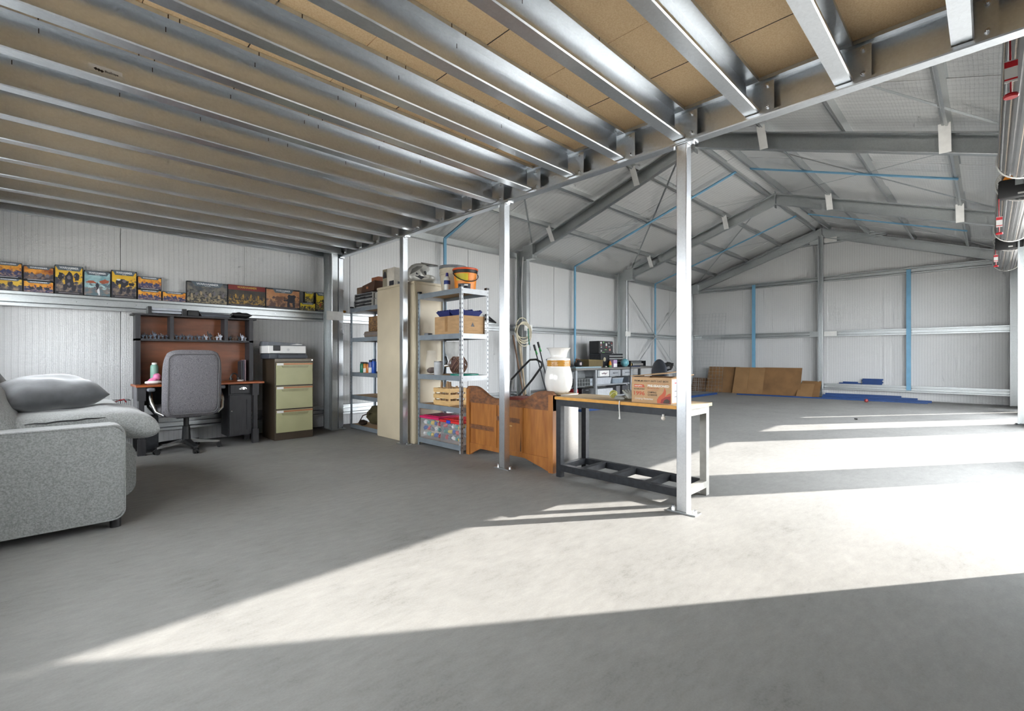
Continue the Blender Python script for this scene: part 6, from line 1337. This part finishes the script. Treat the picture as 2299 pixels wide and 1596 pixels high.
part(B().tube([(10.74, 5.62, 0.80), (10.62, 5.64, 0.86), (10.58, 5.64, 0.78)], 0.02, 8), 'grip', BLACK, vm)
part(B().box(10.72, 11.10, 5.42, 5.80, 0.62, 0.66, 0.004), 'saw_table', STG, vm, 0)
for x, y in ((10.74, 5.45), (11.08, 5.45), (10.74, 5.77), (11.08, 5.77)): part(B().cyl((x, y, 0), (10.91 + (x - 10.91) * 0.8, 5.61 + (y - 5.61) * 0.8, 0.62), 0.014), 'stand_leg', STG, vm)

# ---------------------------------------------------------------- far end: boards, mesh, blue steel
def sheet(v0, v1, h, off, lab, th_=0.012, m_=CARDD, base=14.10, top=14.36):
    x0 = base - off; x1 = top - off * 0.6
    o = B().hexa([(x0, v0, 0.001), (x0 + th_, v0, 0.001), (x0 + th_, v1, 0.001), (x0, v1, 0.001), (x1, v0, h), (x1 + th_, v0, h), (x1 + th_, v1, h), (x1, v1, h)])
    return solo(o, 'leaning_board', m_, lab, 'board', ((x0 + x1) / 2, (v0 + v1) / 2, 0.001), 'boards leaning on the far end wall', 0)
B1 = mat('hardboard_a', (0.20, 0.105, 0.04), 0.75, 0, 0.2, 2.5); B2 = mat('hardboard_b', (0.26, 0.145, 0.06), 0.75, 0, 0.15, 3); B3 = mat('hardboard_c', (0.15, 0.085, 0.045), 0.8, 0, 0.2, 4)
sheet(3.50, 4.45, 0.74, 0.0, 'wide brown hardboard sheet left of the end-wall post', m_=B1)
sheet(5.10, 5.98, 0.74, 0.0, 'brown hardboard sheet partly behind the wire mesh', m_=B1)
sheet(4.80, 5.18, 0.735, 0.09, 'narrow paler hardboard strip, first of two overlapping', m_=B2)
sheet(4.40, 4.82, 0.735, 0.04, 'narrow paler hardboard strip, second of two overlapping', m_=B2)
sheet(3.06, 3.50, 0.40, 0.0, 'low brown board beside the end-wall post', m_=B1)
sheet(3.20, 3.56, 0.33, 0.10, 'smallest square board in front of the low one', m_=B2)
sheet(6.0, 6.46, 0.40, 0.02, 'low dark board in the far corner behind the mesh', m_=B3)
def mesh_panel(v0, v1, h, step, x0, x1, lab, r_=0.0035):
    t = thing('wire_mesh_panel', lab, 'mesh panel', (x0, (v0 + v1) / 2, 0), 0, 'reinforcing mesh against the far wall')
    n = int((v1 - v0) / step + 0.5); m_ = int(h / step + 0.5)
    me_v = mesh_of(B().cyl((0, 0, 0), (x1 - x0, 0, h), r_, seg=4, caps=False), 'upright_wire', GALVF, 0)
    me_h = mesh_of(B().cyl((0, v0, 0), (0, v1, 0), r_, seg=4, caps=False), 'cross_wire', GALVF, 0)
    for i in range(n + 1): share(me_v, 'upright_wire', t, (0, v0 + (v1 - v0) * i / n - t.location.y, 0))
    for j in range(m_ + 1): share(me_h, 'cross_wire', t, ((x1 - x0) * j / m_, -t.location.y, max(h * j / m_, r_)))
mesh_panel(5.42, 6.50, 2.32, 0.10, 13.88, 14.20, 'tall wire mesh panel leaning in the far corner')
mesh_panel(6.0, 6.50, 1.12, 0.06, 13.76, 13.90, 'short fine wire mesh panel in front of the tall one')
def blue_bar(p0, p1, w, h, lab, grp='blue steel sections on the floor'):
    c = ((p0[0] + p1[0]) / 2, (p0[1] + p1[1]) / 2, p0[2])
    return solo(B().bar((p0[0], p0[1], p0[2] + h / 2), (p1[0], p1[1], p1[2] + h / 2), w, h), 'blue_steel_bar', BLUES, lab, 'steel bar', c, grp, 0)
blue_bar((7.2, 5.44, 0.0005), (13.24, 5.34, 0.0005), 0.10, 0.045, 'long blue steel bar lying beside the tool bench')
blue_bar((13.55, 4.88, 0.0005), (13.90, 0.95, 0.0005), 0.06, 0.03, 'lowest and longest blue bar along the far end wall')
blue_bar((14.05, 2.98, 0.0005), (14.16, 0.90, 0.0005), 0.07, 0.05, 'blue bar second in the pile by the far end wall')
blue_bar((14.14, 2.98, 0.0005), (14.26, 1.15, 0.0005), 0.07, 0.085, 'blue bar third in the pile by the far end wall')
blue_bar((14.25, 2.95, 0.0005), (14.34, 1.45, 0.0005), 0.07, 0.115, 'tallest blue bar at the back of the pile')
gz = 0.3515
blue_bar((14.56, 2.71, gz), (14.56, 2.25, gz), 0.06, 0.028, 'lower blue offcut on the end-wall rail', 'blue offcuts on the wall rail')
blue_bar((14.56, 2.63, gz + 0.029), (14.56, 2.32, gz + 0.029), 0.06, 0.028, 'upper blue offcut on the end-wall rail', 'blue offcuts on the wall rail')
for k in range(4): blue_bar((14.56, 2.235 - 0.012 * (k % 2), gz + 0.0365 * k), (14.56, 1.815 + 0.02 * ((k + 1) % 2), gz + 0.0365 * k), 0.06, 0.036, ['bottom', 'second', 'third', 'top'][k] + ' blue offcut of the stack of four on the rail', 'blue offcuts on the wall rail')
t = thing('toy_apple', 'small red ball on the floor near the blue bars', 'ball', (13.35, 1.97, 0))
part(B().ball((13.35, 1.97, 0.04), 0.04, 14, 10), 'skin', plain('dull_red', (0.35, 0.06, 0.06)), t, 60)
part(B().cyl((13.35, 1.97, 0.078), (13.352, 1.972, 0.092), 0.005, seg=6), 'valve', BLACK, t)
for (x, y) in ((5.4, 4.43), (9.6, 1.55)): solo(B().prism([(x - 0.025, y - 0.02), (x + 0.03, y - 0.01), (x + 0.0, y + 0.03)], 'z', 0.0005, 0.02), 'dark_scrap', BLACK, 'small dark scrap on the floor ' + ('seen under the bench' if x < 6 else 'in the sunlit strip'), 'scrap', (x, y, 0.0005), smooth=0)

# ---------------------------------------------------------------- shrubs growing outside against the door piers (their leaves shade the sills)
LEAF = mat('leaf_green', (0.06, 0.12, 0.03), 0.6, 0, 0.3, 20)
def shrub(u, v, h, n, seed, lab):
    t = thing('leafy_shrub', lab, 'shrub', (u, v, -0.03), 0, 'shrubs outside the door piers')
    random.seed(seed)
    for k in range(5): part(B().tube([(u, v, -0.03), (u + random.uniform(-0.1, 0.1), v + random.uniform(-0.1, 0.1), h * 0.5), (u + random.uniform(-0.3, 0.3), v + random.uniform(-0.2, 0.2), h * random.uniform(0.8, 1.0))], [0.012, 0.008, 0.004], 5), 'stem', WOODH, t)
    b = B()
    for k in range(n):
        c = Vector((u + random.gauss(0, 0.17), v + random.gauss(0, 0.12), h * random.uniform(0.35, 1.05))); d = Vector((random.uniform(-1, 1), random.uniform(-1, 1), random.uniform(-0.6, 0.8))).normalized(); w = d.orthogonal().normalized() * 0.016
        L_ = random.uniform(0.05, 0.09); vv = [b.bm.verts.new(q) for q in (c, c + d * L_ * 0.5 + w, c + d * L_, c + d * L_ * 0.5 - w)]; b.bm.faces.new(vv)
    part(b, 'leaves', LEAF, t, 0)['kind'] = 'stuff'
shrub(6.50, -0.98, 0.62, 130, 4, 'low leafy shrub outside beside the first door pier')
shrub(9.98, -0.98, 0.50, 100, 8, 'low leafy shrub outside beside the second door pier')
